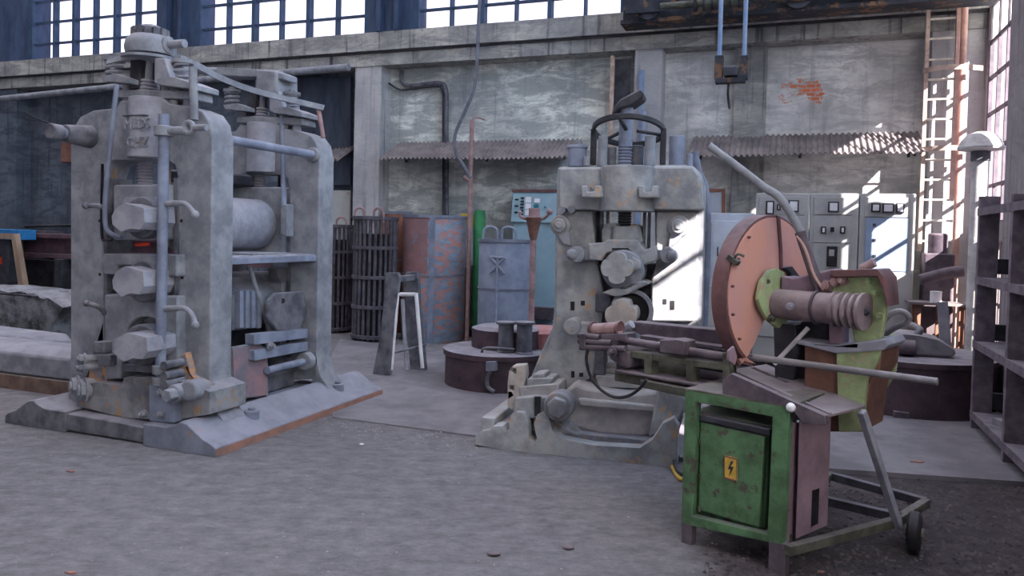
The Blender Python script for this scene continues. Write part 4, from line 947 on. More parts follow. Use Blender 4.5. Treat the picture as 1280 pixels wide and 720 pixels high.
# bar baskets
c=bf(467,425,9.1); r=.28; hh=1.70
bk=thing('bar_basket','tall dark iron bar basket in full view, next to the red and blue drum','furnace basket',None,'iron bar baskets by the left mill',at(BF,(c[0],9.1)),BR_)
for i in range(24):
    t=2*math.pi*i/24; add('bar',MB().cyl((r*math.cos(t),r*math.sin(t),.02),(r*math.cos(t),r*math.sin(t),hh-.03),.021,8),BX,bk)
for k in range(5):
    z=.06+k*(hh-.1)/4; add('hoop',MB().lathe([(r+.012,z-.02),(r+.036,z-.02),(r+.036,z+.025),(r+.012,z+.025)],seg=36,ring=True),BX,bk)
add('inner_dark_core',MB().cyl((0,0,.0),(0,0,.05),r,28).cyl((0,0,.04),(0,0,hh-.25),r*.72,28),BK,bk)  # black core added so the basket's inside reads dark
for s in (-.5,.55):
    a=s*r; add('lifting_eye',MB().tube([(a-.07,-r*.7,hh-.1),(a-.07,-r*.7,hh+.05),(a,-r*.7,hh+.1),(a+.07,-r*.7,hh+.05),(a+.07,-r*.7,hh-.1)],.016,8,6),RP,bk)
c=bf(416,425,9.55); b2=dup(bk,at(BF,(c[0],9.55)),BR_+.3,'dark iron bar basket half hidden behind the right leg of the left mill')
b2.scale=(.95,.95,.93)
# drums
def drum(name,px,w,r,h,m,lab,grp=None,cat='drum',bands=(.5,)):
    c=bf(px,400,w); t=thing(name,lab,cat,None,grp,at(BF,(c[0],w)),BR_)
    add('shell',MB().lathe([(r*.97,0),(r,.02),(r,h-.02),(r*.985,h),(r*.9,h),(r*.88,h-.12),(.02,h-.12)],seg=48),m,t,ang=50)
    for q in bands: add('band',MB().lathe([(r,h*q-.012),(r+.012,h*q-.012),(r+.012,h*q+.012),(r,h*q+.012)],seg=48,ring=True),BR,t)
    add('top_rim',MB().lathe([(r-.01,h-.035),(r+.014,h-.035),(r+.014,h+.004),(r-.01,h+.004)],seg=48,ring=True),BR,t)
    return t
d1=drum('steel_drum',541,9.55,.44,1.72,DB,'tall blue drum with large red rust patches, right of the iron bar baskets',bands=(.53,))
sa=R_(-68); add('cover_strap',MB().slab([(math.cos(sa+k)*q,math.sin(sa+k)*q,0) for k,q in ((-.08,.455),(.08,.455),(.08,.43),(-.08,.43))],(0,0,1.71)),BL,d1)
add('primer_panel',MB().slab([(.443*math.cos(R_(a)),.443*math.sin(R_(a)),.93) for a in range(176,290,6)]+[(.435*math.cos(R_(a)),.435*math.sin(R_(a)),.93) for a in range(284,174,-6)],(0,0,.75)),DR,d1)
d2=drum('steel_drum',493,10.02,.22,1.78,RD,'narrow rusty orange drum showing behind the nearer iron bar basket',bands=(.6,))
d3=drum('pale_drum',630,9.2,.345,1.42,DL,'pale blue-grey drum with two hooped lifting handles on its lid',bands=(.56,))
for s in (-.13,.12): add('lifting_handle',MB().tube([(s-.095,-.22,1.25),(s-.095,-.22,1.5),(s-.05,-.22,1.57),(s+.05,-.22,1.57),(s+.095,-.22,1.5),(s+.095,-.22,1.25)],.018,8,6),DL,d3)
orn=MB(); 
for a,b,c_,d in ((0,.35,0,1.2),(-.1,1.2,.1,1.0),(.1,1.2,-.1,1.0),(-.08,1.2,.08,1.2)):
    orn.cyl((a+.03,-.358,b),(c_+.03,-.358,d),.018,8)
add('hasp_bar',orn,DL,d3)
# console
w=9.8; k0=bf(639,300,w); k1=bf(695,300,w); z1=bf(660,240,w)[2]; z0=bf(660,278,w)[2]; o_=(k0[0],w)
cs=thing('control_console','light blue control console with a panel of switches and white labels','control console',None,None,at(BF,(k0[0],w)),BR_)
W_=k1[0]-k0[0]
add('console_body',MB().box(0.02,W_,0,.4,0,z0),CB,cs,bevel=.006)
add('console_head',MB().slab([(0,-.04,z0),(0,.02,z1),(0,.4,z1),(0,.4,z0)],(W_,0,0)),CB,cs,bevel=.006)
add('console_lid',MB().box(-.01,W_+.01,0,.42,z1,z1+.035),OE,cs)
def hd(a,b): # point on the head panel from photo pixels
    q=bf(a,b,w); t=(q[2]-z0)/(z1-z0); return (q[0]-k0[0],-.04+.06*t,q[2])
for a,b,x,y,m in ((657,246,664,253,WH),(657,254.5,664,261,WH),(657,262.5,664,269,WH),(668,248,675,253,WH)):
    p=hd(a,y);q=hd(x,b); add('label_plate',MB().slab([p,(q[0],p[1],p[2]),(q[0],q[1],q[2]),(p[0],q[1],q[2])],(0,-.008,0)),m,cs)
for a,b in ((646,249.5),(646,257.5),(646,265.5),(653,247.5),(653,252),(653,255.5),(653,259.7),(653,263.5),(653,268)):
    p=hd(a,b); add('switch',MB().box(p[0]-.022,p[0]+.022,p[1]-.02,p[1]+.005,p[2]-.010,p[2]+.010),BK,cs)
p=hd(671,258); add('selector_knob',MB().cyl(p,(p[0],p[1]-.03,p[2]),.035,14),TEAL,cs)
p=hd(682,259); add('pilot_lamp',MB().cyl(p,(p[0],p[1]-.015,p[2]),.014,12),TEAL,cs)
add('kick_box',MB().box(W_*.35,W_*1.0,-.12,-.0,.35,.52),DP,cs,bevel=.006)
# rusty pipe stand
w=8.3; c=bf(664,400,w); zt=bf(664,272,w)[2]
ps=thing('pipe_stand','rusty pink pipe stand with a crossbar and funnel top, before the blue console','stand',None,None,at(BF,(c[0],w)),BR_)
add('pole',MB().cyl((0,0,0),(0,0,zt-.05),.035,14),RP,ps)
add('base_disc',MB().cyl((0,0,0),(0,0,.03),.16,24),RS,ps)
add('funnel_head',MB().lathe([(.03,zt-.28),(.05,zt-.2),(.09,zt-.02),(.10,zt),(.07,zt+.01)],seg=20),RS,ps)
add('crossbar',MB().tube([(-.17,0,zt+.06),(-.15,0,zt),(0,0,zt-.02),(.13,0,zt),(.19,0,zt+.07)],.018,10,5).ball((.19,0,zt+.07),.035).ball((-.17,0,zt+.06),.022),RP,ps)
add('crossbar_clamp',MB().box(-.05,.06,-.05,.05,zt-.03,zt+.11),RP,ps,bevel=.008)
# trestle of channel steel
w=7.4
tq=lambda pts,w0,w1:bplate(pts,w0,w1,(ox,ow))
g0=BF.loc(G(476,470)); ox,ow=g0[0],g0[1]
tr=thing('steel_trestle','grey A-shaped steel trestle standing alone in front of the red and blue drum','trestle',None,None,at(BF,(ox,ow)),BR_)
add('channel_leg',tq([(482,341),(497,341),(499,347),(493,390),(487,468),(465,471),(474,425),(479,385)],ow,ow+.05),GD,tr,bevel=.004)
add('channel_leg',tq([(505,346),(508,340),(521,340),(523,350),(524,380),(532,463),(513,466),(507,400)],ow+.42,ow+.47),GD,tr,bevel=.004)
for i,(a,b) in enumerate((((497,366),(489,462)),((500,368),(519,368)),((520,366),(528,460)),((503,374),(508,462)))):
    p=bf(*a,ow+.04 if i==0 else ow+.3); q=bf(*b,ow+.04 if i==0 else ow+.3)
    add('brace_bar',MB().cyl((p[0]-ox,p[1]-ow,p[2]),(q[0]-ox,q[1]-ow,max(q[2],.012)),.021,8),WH if i<3 else GL,tr)
p=bf(489,442,ow+.03);q=bf(531,431,ow+.4); add('tie_bar',MB().cyl((p[0]-ox,.02,p[2]),(q[0]-ox,.42,q[2]),.012,8),GD,tr)
p=bf(499,352,ow+.02);q=bf(512,350,ow+.44); add('head_bar',MB().box(p[0]-ox-.02,q[0]-ox+.02,.0,.46,q[2]+.0,p[2]+.05),GD,tr,bevel=.004)
# round pit furnace, left of press
c=bf(624,460,7.05); r=.54; zt=bf(620,447,6.5)[2]
pit=thing('pit_furnace','low round maroon furnace tub with two dark spools on top, left of the centre press','furnace',None,None,at(BF,(c[0],7.05)),BR_)
add('tub',MB().lathe([(r,0),(r,zt-.06),(r+.02,zt-.05),(r+.02,zt),(.02,zt+.005)],seg=48),PU,pit)
loc=lambda a,b,w:(bf(a,b,w)[0]-c[0],w-7.05,bf(a,b,w)[2])
p=loc(598,405,7.2);q=loc(640,440,7.2); add('upper_casing',MB().lathe([(.36,zt),(.36,p[2]-.02),(.3,p[2]),(.02,p[2]+.01)],(.02,.15,0),(0,0,1),36),PU,pit)
p=loc(640,405,7.3);q=loc(690,425,7.3); add('refractory_ring',MB().lathe([(.22,zt),(.25,zt+.16),(.2,zt+.2),(.02,zt+.2)],(.34,.32,0),(0,0,1),28),PR,pit)
for x in (632,655):
    p=loc(x,440,6.85); zz=loc(x,402,6.85)[2]
    sp_=add('spool',MB().lathe([(.085,zt),(.085,zt+.01),(.075,zt+.02),(.075,zz-.03),(.1,zz-.02),(.1,zz),(.05,zz+.002)],(p[0],p[1],0),(0,0,1),24),GD,pit)
add('junction_box',bplate(rect(607,452,619,464),6.48,6.56,(c[0],7.05)),BR,pit,bevel=.004)
p=[bf(a,b,6.5) for a,b in ((613,464),(609,474),(610,484),(618,490))]; add('conduit',MB().tube([(x-c[0],y-7.05,z) for x,y,z in p],.02,8,5),GD,pit)
p=loc(608,440,6.7); add('lid_lever',MB().tube([(p[0]-.05,p[1],zt+.0),(p[0],p[1],zt+.05),(p[0]+.25,p[1]+.1,zt+.04)],.012,8,4),GD,pit)
# wall bits behind the drums
def wthing(nm,mb,m,lab,cat,bev=.0,**k): return add(nm,mb,m,F=BF,label=lab,cat=cat,bevel=bev,**k)
wthing('drain_pipe',MB().tube([bf(a,b,10.25) for a,b in ((502,88),(503,102),(514,107),(548,104),(557,112),(558,150),(558,300))],.035,10,6),GD,'dark pipe with two bends running down the pale wall under the middle window','pipe')
wthing('thin_conduit',MB().tube([bf(a,b,10.22) for a,b in ((486,104),(500,112),(515,111),(545,108),(553,114),(554,150),(554,300))],.016,8,6),GK,'thin black conduit hugging the left side of the bent wall pipe','pipe')
wthing('hanging_cable',MB().tube([bf(a,b,9.3) for a,b in ((600,-12),(598,30),(597,60),(593,108),(580,142),(569,168),(570,190),(579,207),(588,222))],.024,10,6),CAB_,'thick grey cable hanging from above in a long bow before the middle wall bay','cable')
wthing('rusty_standpipe',MB().cyl(bf(590,150,9.45),(bf(590,150,9.45)[0],9.45,.0),.03,12).tube([bf(590,152,9.45),bf(592,148,9.45),bf(598,147,9.45),bf(606,150,9.45)],.012,8,4).tube([bf(580,222,9.45),bf(590,226,9.45)],.03,8,1),RP,'thin rusty standpipe with a small hooked top, right of the red and blue drum','pipe')
yb=thing('switch_box','grey and yellow switch box on a post, just right of the red and blue drum','switch box',None,None,at(BF,(bf(582,300,9.85)[0],9.85)),BR_)
c9=bf(582,300,9.85)
add('box',bplate(rect(574,283,588,332),9.85,9.95,(c9[0],9.85)),CG,yb,bevel=.008); add('yellow_panel',bplate(rect(576,267,588,283),9.85,9.95,(c9[0],9.85)),YC,yb,bevel=.005)
add('post',MB().box(-.05,.05,.05,.12,0,1.0),GK,yb)
gb_=thing('green_machine','green enamelled machine column standing against the wall, left of the pale blue drum','machine',None,None,at(BF,(bf(599,300,10.14)[0],10.14)),BR_)
zz=bf(597,262,9.95)[2]; add('column',MB().lathe([(.09,0),(.09,.9),(.085,1.0),(.085,zz-.1),(.07,zz)],seg=20),GN,gb_); add('foot',MB().box(-.1,.1,-.1,.1,0,.1),GK,gb_,bevel=.01)
# board with orange frame and pale cabinet right of press
nb=wthing('notice_board',bplate(rect(876,239,903,300),10.18,10.2),CW,'pale blue board with an orange frame hung on the wall behind the centre press','board')
add('board_frame',bplate(rect(873,236,906,302),10.16,10.22,holes=[rect(877,240,902,299)]),RD,nb,bevel=.004)
wl=[BF.front(a,b,9.35) for a,b in ((882,266),(943,268))]; z1=wl[0][2]
pc=thing('pale_cabinet','pale blue-white metal cabinet partly hidden behind the orange-red saw guard','cabinet',None,None,at(BF,(wl[0][0],9.35)),BR_)
W_=wl[1][0]-wl[0][0]
add('body',MB().box(0,W_,0,.4,.05,z1),CW,pc,bevel=.008); add('plinth',MB().box(.02,W_-.02,.03,.38,0,.05),GK,pc)
zlo=bf(890,354,9.33)[2]
add('door',MB().box(.1,W_-.04,-.02,0,zlo,z1-.09),CW,pc,bevel=.006)
add('red_strip',MB().box(.03,.075,-.008,.0,zlo,z1-.12),PR,pc); add('door_lower',MB().box(.02,W_-.02,-.015,0,.08,zlo-.04),CG,pc,bevel=.005)
add('handle',MB().tube([(.16,-.02,1.3),(.16,-.06,1.31),(.16,-.06,1.39),(.16,-.02,1.4)],.008,8,3),GK,pc)
# three control cabinets
def cabinet(x0,x1,y,lab,m=CG):
    a=bf(x0,y,9.4); b=bf(x1,y,9.4); h=2.05
    t=thing('control_cabinet',lab,'control cabinet',None,'grey control cabinets under the right awning',at(BF,(a[0],9.4)),BR_)
    add('carcass',MB().box(0.004,b[0]-a[0]-.004,0,.5,.06,h),m,t,bevel=.012); add('plinth',MB().box(.02,b[0]-a[0]-.02,.03,.47,0,.06),GK,t)
    def pan(nm,x0,y0,x1,y1,d0=-.018,d1=0,mm=None,bev=.004,par=None):
        p=bf(x0,y1,9.4+d0); q=bf(x1,y0,9.4+d0); return add(nm,MB().box(p[0]-a[0],q[0]-a[0],d0,d1,p[2],q[2]),mm or m,par or t,bevel=bev)
    return t,pan
def meter(pan,x0,y0,x1,y1,dark=True):
    if dark: fr=pan('meter',x0,y0,x1,y1,-.045,-.015,GK,.004)
    else: fr=pan('meter',x0,y0,x1,y1,-.045,-.015,CG,.004)
    pan('dial',x0+2,y0+1.8,x1-2,y1-1.8,-.05,-.04,WH,0,fr)
t1,pan=cabinet(945,1013,242,'grey control cabinet with two white meters, leftmost of the row, behind the saw handle')
pan('upper_panel',948,246,1006,268); pan('lower_panel',948,270,1006,330); pan('lower_panel',948,332,1006,420)
meter(pan,957,251,968,268); meter(pan,985,250,999,265); meter(pan,971,255,976,263)
t2,pan=cabinet(1013,1075,242,'grey control cabinet with one meter and a black breaker, middle of the row')
pan('upper_panel',1017,247,1066,268); pan('middle_panel',1016,270,1064,303); pan('lower_panel',1016,305,1063,336); pan('base_panel',1016,338,1063,430)
meter(pan,1035,252,1049,265); meter(pan,1026,283,1033,292); meter(pan,1050,283,1057,292)
pan('knob',1038,284,1043,290,-.05,-.015,BK); bk_=pan('breaker',1033,308,1047,333,-.06,-.015,BK,.008); pan('breaker_lever',1036,312,1043,320,-.075,-.05,CG,.004,bk_)
t3,pan=cabinet(1075,1146,243,'control cabinet with a blue door under three meters, rightmost of the row, streaked with sunlight')
pan('upper_panel',1080,247,1136,271); dr=pan('blue_door',1080,273,1136,338,-.02,0,CBL); pan('lower_panel',1080,341,1138,430,mm=CG)
meter(pan,1089,254,1101,265); meter(pan,1103,254,1118,266); meter(pan,1120,254,1131,266)
for b in (281,300,320): pan('door_button',1091,b-1.6,1095,b+1.6,-.035,-.015,GK,.002,dr)
# horizontal service pipe high on the left, and darker pipes low on the sooty wall
wthing('service_pipe',MB().tube([(bf(a,b,9.8)) for a,b in ((-30,127),(150,108),(290,97),(436,84))],.055,12,1),GR,'thick blue-grey pipe running along the sooty wall high behind the left mill','pipe')
for a,b,rr,l in ((284,283,.025,'thin dark pipe low on the sooty wall at far left, upper of the pair'),(300,298,.03,'dark pipe low on the sooty wall at far left, lower of the pair')):
    wthing('service_pipe',MB().cyl(bf(-20,a,10.2),bf(440,b-9,10.2),rr,10),GK,l,'pipe')
wthing('sagging_cable',MB().tube([bf(a,b,10.1) for a,b in ((30,140),(55,152),(85,158),(110,154),(150,142))],.015,8,5),GK,'thin dark cable sagging on the sooty wall left of the left mill','cable')
wthing('junction_box',bplate(rect(76,178,89,203),10.1,10.3),RS,'small rusty box fixed to the sooty wall beside the left mill','box',.01)
wthing('leaning_board',bplate(rect(408,238,437,300),10.12,10.16),CG,'pinkish-edged grey board leaning on the dark wall behind the left mill','board',.004)
wthing('small_corrugated_sheet',MB().add(*(lambda n:([(bf(418+22*i/n,0,10.1)[0],w_,2.55+(.25 if w_>10 else 0)+.03*math.sin(i*1.3)) for i in range(n+1) for w_ in (9.8,10.28)],[(2*i,2*i+2,2*i+3,2*i+1) for i in range(n)]))(24)),CC,'short piece of corrugated sheet beside the wall pier behind the left mill','sheet')
bpy.data.objects['small_corrugated_sheet'].modifiers.new('t','SOLIDIFY').thickness=.01
wthing('dark_wall_sheet',bplate(rect(372,96,438,232),10.2,10.27),SHT,'dark blue sheet over a darker part of the sooty wall right of the left mill','shutter',.01)  # flat dark sheet laid over a darker region of the wall
# ladder
w=9.8; la=bf(1161,0,w); lb=bf(1200,0,w)
ld=thing('steel_ladder','tall cream and salmon steel ladder with pale rungs fixed to the right wall pier','ladder',None,None,at(BF,(la[0],w)),BR_)
x0=0; x1=bf(1199,150,w)[0]-bf(1161,150,w)[0]; zb=bf(1180,304,w)[2]; zt=4.9
add('stile',MB().box(-.02,.02,-.03,.03,zb-.1,zt),LAD,ld); add('stile',MB().box(x1-.02,x1+.02,-.03,.03,zb+.5,zt),LAR,ld)
add('support_pole',MB().cyl((x1+.07,.06,0),(x1+.07,.06,zt),.035,12),LAR,ld)
ys=[24,48,70,93,118,144,168,183,202,222,247,273,302]
ys=[23,48,74,99,124,149,174,200,225,250,276,302]
for y in ys:
    z=bf(1180,y,w)[2]; add('rung',MB().cyl((0,0,z),(x1+.02,0,z),.013,8),RUNG,ld)
for y in (88,187):
    z=bf(1180,y,w)[2]
    add('cage_bracket',MB().tube([(-.03,-.02,z),(.1,-.14,z),(x1,-.16,z),(x1+.25,-.02,z)],.01,flat=((0,0,1),.028)),LAD,ld)
# hoist pendant
w=8.6; c=bf(913,90,w)
ho=thing('hoist_pendant','dark hoist bottom block hanging on two pale blue rods above the right wall bay','hoist',None,None,at(BF,(c[0],w,0)),BR_)
zt_=5.6; hl=lambda a,b:(bf(a,b,w)[0]-c[0],0,bf(a,b,w)[2])
for a in (899,930):
    p=hl(a,78); add('rod',MB().cyl(p,(p[0],0,zt_),.024,10),HRD,ho)
    add('rod_shackle',MB().box(p[0]-.045,p[0]+.045,-.05,.05,hl(a,100)[2],hl(a,70)[2]),CRN,ho,bevel=.01)
p=hl(894,105);q=hl(932,97); add('yoke_plate',MB().box(p[0],q[0],-.05,.05,p[2],q[2]),CRN,ho,bevel=.006)
p=hl(905,97);q=hl(923,84); add('block_body',MB().box(p[0],q[0],-.08,.08,p[2],q[2]),GK,ho,bevel=.012)
add('pendant_cord',MB().tube([hl(911,104),hl(910,118),hl(912,136)],.013,8,5),BK,ho)
# crane girder up right
w=9.3; a=bf(776,20,w)[0]; b=UR-.02; zc=bf(1165,4,w)[2]+.03
cr=thing('travelling_crane','dark rust-streaked crane girder above the right wall bay at the top edge','crane',None,None,at(BF,(a,w,0)),BR_)
L2=b-a
add('girder',MB().slab([(0,y,z) for y,z in ((0,zc),(.3,zc),(.3,zc+.04),(.17,zc+.04),(.17,zc+.6),(.3,zc+.6),(.3,zc+.64),(0,zc+.64),(0,zc+.6),(.13,zc+.6),(.13,zc+.04),(0,zc+.04))],(L2,0,0)),CRN,cr)
add('rail_flange',MB().box(0,L2,-.02,.32,zc-.012,zc),CRN,cr)
for x in (.35,2.05):
    add('wheel',MB().lathe([(.12,0),(.16,0),(.16,.03),(.13,.04),(.13,.09),(.16,.1)],(x,-.06,zc+.17),(0,1,0),28),GK,cr)
    add('wheel_guard',MB().box(x-.28,x+.28,-.1,-.07,zc+.08,zc+.26),CRN,cr,bevel=.01)
add('drive_shaft',MB().cyl((.5,-.1,zc+.14),(2.6,-.1,zc+.14),.04,12).cyl((1.0,-.1,zc+.14),(1.5,-.1,zc+.14),.075,14),DG,cr)
for i in range(9): add('coupling_bolt',MB().cyl((.9+.1*i,-.1,zc+.14),(.93+.1*i,-.1,zc+.14),.09,14),GK,cr)
add('rusty_panel',MB().box(2.5,3.3,-.03,-.0,zc+.08,zc+.5),CRO,cr,bevel=.01)
# ------------------------------------------------------------ left edge
w=4.35; uR=-5.6
def lw(nm,pts,w0,w1,m,lab,cat,bev=.02): return wthing(nm,bplate(pts,w0,w1),m,lab,cat,bev)
zp=0.10
pal=thing('wooden_pallet','low brown wooden pallet under the concrete beam at the left edge','pallet',None,None,at(BF,(-8.2,4.75)),BR_)
for i in range(5): add('deck_board',MB().box(0,2.5,.02+i*.2,.16+i*.2,.10,.125),PL,pal)
for i in range(3): add('bearer',MB().box(0,2.5,.02+i*.4,.12+i*.4,0,.10),PL,pal)
def beam_prof(nm,u0,u1,w0,w1,z0,z1,m,lab,cat,tilt=0):
    mb=MB(); n=14; 
    return wthing(nm,MB().slab([(u0,w0,z0),(u0,w1,z0),(u0,w1,z1-.05),(u0,w1-.08,z1),(u0,w0+.1,z1),(u0,w0,z1-.06)],(u1-u0,0,0)),m,lab,cat,.02)
zt1=BF.front(50,437,4.8)[2]
beam_prof('concrete_beam',-8.2,-5.62,4.8,5.25,.13,zt1,GR,'long smooth grey concrete beam lying on the pallet at the left edge','beam')
zt2=BF.front(20,418,5.4)[2]
wthing('concrete_block',MB().slab([(x,5.3,z) for x,z in ((-8.15,.126),(BF.front(47,425,5.3)[0],.126),(BF.front(46,424,5.3)[0],zt2-.08),(BF.front(36,418,5.3)[0],zt2),(-8.15,zt2+.02))],(0,.42,0)),GR,'rounded grey concrete block behind the long beam at the left edge','block',.04)
# rough stone blocks
def rock(nm,pts,w0,w1,lab):
    mb=bplate(pts,w0,w1); o=wthing(nm,mb,ST,lab,'stone',0)
    bm=bmesh.new(); bm.from_mesh(o.data); bmesh.ops.subdivide_edges(bm,edges=[e for e in bm.edges if e.calc_length()>.3],cuts=5,use_grid_fill=True); bmesh.ops.triangulate(bm,faces=bm.faces); bm.to_mesh(o.data); bm.free()
    for v in o.data.vertices:
        n=Vector((math.sin(v.co.x*9+v.co.z*7),math.sin(v.co.y*8+v.co.x*5),math.sin(v.co.z*11+v.co.y*6)))*.03+Vector((math.sin(v.co.z*31),math.sin(v.co.x*27+v.co.z*19),math.sin(v.co.x*23)))*.014; v.co+=n
        if v.co.z<0: v.co.z=0
    for p in o.data.polygons: p.use_smooth=True
    return o
rock('stone_block',[(-40,362),(0,363),(30,366),(62,372),(80,380),(73,400),(60,470),(-40,480)],6.0,6.55,'big rough grey stone block with a slanting right end, beside the left mill')
rock('stone_block',[(40,372),(66,374),(85,369),(130,372),(130,440),(60,445)],7.2,7.9,'second rough stone block, behind the slanting one and next to the left mill')
# frame, blue machine, girder far left
wthing('stacked_girder',MB().slab([(-14,y,z) for y,z in ((8.3,.96),(8.6,.96),(8.6,1.02),(8.47,1.02),(8.47,1.26),(8.6,1.26),(8.6,1.32),(8.3,1.32),(8.3,1.26),(8.43,1.26),(8.43,1.02),(8.3,1.02))],(7.3,0,0)),BE,'long maroon steel girder lying level behind the stone blocks at far left','girder')
zs=thing('girder_support','black trestle carrying the maroon girder at far left','trestle',None,None,at(BF,(-13,8.2)),BR_)
for x in (.4,2.6,4.4,5.6): add('leg',MB().box(x,x+.18,.05,.45,0,.95),GK,zs,bevel=.01)
add('back_panel',MB().box(.2,5.9,.38,.44,.1,.9),GK,zs)
lf_=bplate([(-40,291),(18,292),(31,366),(24,367),(14,299),(-40,298)],7.6,7.68); wthing('wooden_stand',lf_,WD,'pale wooden frame leaning at the far left edge in front of the blue box','frame',.006)
bb_=thing('blue_crate','bright blue box on the dark bench at the far left edge','box',None,None,at(BF,(bf(-20,0,8.0)[0],8.0)),BR_)
p=bf(26,300,8.0);q=bf(-20,300,8.0); z2=bf(20,287,8.0)[2]; z3=bf(20,300,8.0)[2]
add('box_lid',MB().box(0,p[0]-q[0],0,.28,z3,z2),BU,bb_,bevel=.008); add('box_body',MB().box(0.02,.55,.02,.26,.0,z3),GK,bb_,bevel=.008); add('red_label',MB().box(.22,.42,.005,.02,.85,.95),RED,bb_)
# motor lumps between the girder and wall
wthing('motor',MB().cyl(bf(30,310,9.0),bf(75,308,9.0),.2,20).cyl(bf(40,310,9.0),bf(45,310,9.0),.24,20).box(bf(35,0,9)[0],bf(72,0,9)[0],8.85,9.15,0,1.35),DP,'dark dusty motor standing behind the maroon girder at far left','motor')
# ------------------------------------------------------------ right side
c=(.98,7.85); r=.72; zt=.50
rt_=thing('round_furnace_tank','low round black furnace tank on the floor between the saw and the steel rack','furnace',None,None,at(BF,c),BR_)
add('tank',MB().lathe([(r,0),(r,zt-.05),(r+.015,zt-.045),(r+.015,zt),(.02,zt+.004)],seg=56),PU,rt_)
fpt=lambda a,b,w:(bf(a,b,w)[0]-c[0],w-c[1],bf(a,b,w)[2])
p=fpt(1125,521,7.2); add('rating_plate',MB().box(p[0]-.06,p[0]+.06,-r-.02,-r+.05,p[2]-.06,p[2]+.06),DP,rt_,bevel=.004)
p=fpt(1166,500,7.2); add('latch_plate',MB().box(p[0]-.04,p[0]+.04,-.70,-.60,p[2]-.07,p[2]+.07),DP,rt_,bevel=.004)
m0=bf(1112,440,7.75); m1=bf(1190,445,7.75); zb=zt+.01
mo=thing('blower_motor','dusty grey blower motor with a rounded hood, sitting on the round black furnace tank','motor',None,None,at(BF,((m0[0]+m1[0])/2,7.75,zb)),BR_)
L3=(m1[0]-m0[0])/2; top_=bf(1140,415,7.75)[2]-zb
prof=[(-L3,0),(-L3,top_*.8),(-L3*.8,top_),(-L3*.1,top_*.97),(L3*.55,top_*.78),(L3*.95,top_*.42),(L3,top_*.15),(L3*.8,0)]
add('hood',MB().slab([(x,-.2,z) for x,z in prof],(0,.42,0)),MT,mo,bevel=.05,bseg=4)
add('drive_drum',MB().cyl((-L3*.9,-.26,top_*.4),(-L3*.3,-.26,top_*.4),top_*.36,24),DP,mo,bevel=.01)
add('air_pipe',MB().tube([(-L3*.2,-.1,top_*.9),(-L3*.1,-.1,top_*1.2),(-L3*.3,.1,top_*1.3)],.03,10,5),MT,mo)
# small bench behind with a box and a leaning channel
w=9.0; a=bf(1139,378,w); b=bf(1203,379,w)
be=thing('small_bench','small bench with a thin pale top against the back corner, right of the control cabinets','bench',None,None,at(BF,(a[0],w)),BR_)
W_=.6; zz=a[2]
add('bench_top',MB().box(-.02,W_,0,.35,zz-.02,zz+.005),TP,be)
for x in (.05,.28,.5):
    for y in (.04,.29): add('leg',MB().box(x,x+.05,y,y+.04,0,zz-.02),RS,be)
q=bf(1172,368,w); add('paint_can',MB().lathe([(.055,0),(.055,.11),(.06,.115),(.05,.12)],(q[0],w+.1,zz+.005),(0,0,1),20),WH,F=BF,label='small white can standing on the small bench in the back corner',cat='can')
wthing('leaning_channel',bplate([(1172,378),(1185,377),(1190,440),(1176,440)],8.8,8.85),GL,'pale steel channel leaning upright in front of the small bench','steel channel',.005)
wthing('duct_pipe',MB().tube([bf(a,b,9.25) for a,b in ((1150,350),(1165,346),(1185,341),(1204,339))],.06,12,5),DP,'dark horizontal duct above the small bench in the back corner','duct')
wthing('dark_machine',MB().box(1.32,1.62,9.42,9.7,0,1.4).cyl((1.47,9.56,1.38),(1.47,9.56,1.62),.1,16),DP,'dark upright machine in the back corner behind the small bench','machine',.02)
# capped vent pipe
w=8.6; p=bf(1226,188,w)
vp=thing('capped_vent_pipe','pale standing pipe with a wide domed cap in front of the right window','vent pipe',None,None,at(BF,(p[0],w)),BR_)
add('pipe',MB().cyl((0,0,0),(0,0,p[2]),.075,20),PIPEW,vp)
zc=bf(1226,186,w)[2]; add('cap',MB().lathe([(.05,zc-.03),(.20,zc-.01),(.205,zc+.01),(.17,zc+.08),(.12,zc+.14),(.05,zc+.165),(.01,zc+.165)],seg=32),PIPEW,vp)
add('cap_neck',MB().cyl((0,0,zc-.12),(0,0,zc-.02),.085,20),GD,vp)
# steel rack
u0,u1=1.36,1.70; ws=(7.02,6.02,5.0)
rk=thing('steel_rack','tall grey steel shelf rack along the right wall at the right edge','shelf rack',None,None,at(BF,(u0,6.0)),BR_)
ztop_=BF.side(1215,270,u0)[2]; 
for w in ws:
    hi=BF.side(1262,243,u0)[2] if w<6.5 else ztop_+.02
    if w==7.02: hi=BF.front(1217,258,w)[2]+.08
    add('front_post',MB().box(0,.14,w-6.0-.03,w-6.0+.03,0,hi),RK,rk,bevel=.003); add('rear_post',MB().box(u1-u0-.06,u1-u0,w-6.0-.03,w-6.0+.03,0,hi),RK,rk,bevel=.003)
lv=[BF.side(1253,b,u0)[2] for b in (263,353,446,545)]
lv=[BF.side(1253,256,u0)[2],BF.side(1253,353,u0)[2],BF.side(1253,446,u0)[2],BF.side(1253,552,u0)[2]]
for z in lv:
    add('shelf',MB().box(0.005,u1-u0,4.95-6,7.05-6,z-.02,z),RK,rk)
    add('shelf_lip',MB().box(-.004,.004,4.95-6,7.05-6,z-.055,z+.005),RK,rk)
for w in (7.02,):
    for z in (lv[1]-.55,): pass
    add('end_brace',MB().box(0.03,u1-u0-.03,w-6.0-.02,w-6.0+.02,lv[2]-.02+.03,lv[2]+.14),GK,rk); add('end_brace',MB().box(0.03,u1-u0-.03,w-6-.02,w-6+.02,lv[3]+.03,lv[3]+.16),GK,rk); add('end_brace',MB().box(0.03,u1-u0-.03,w-6-.02,w-6+.02,lv[1]+.03,lv[1]+.15),GK,rk)
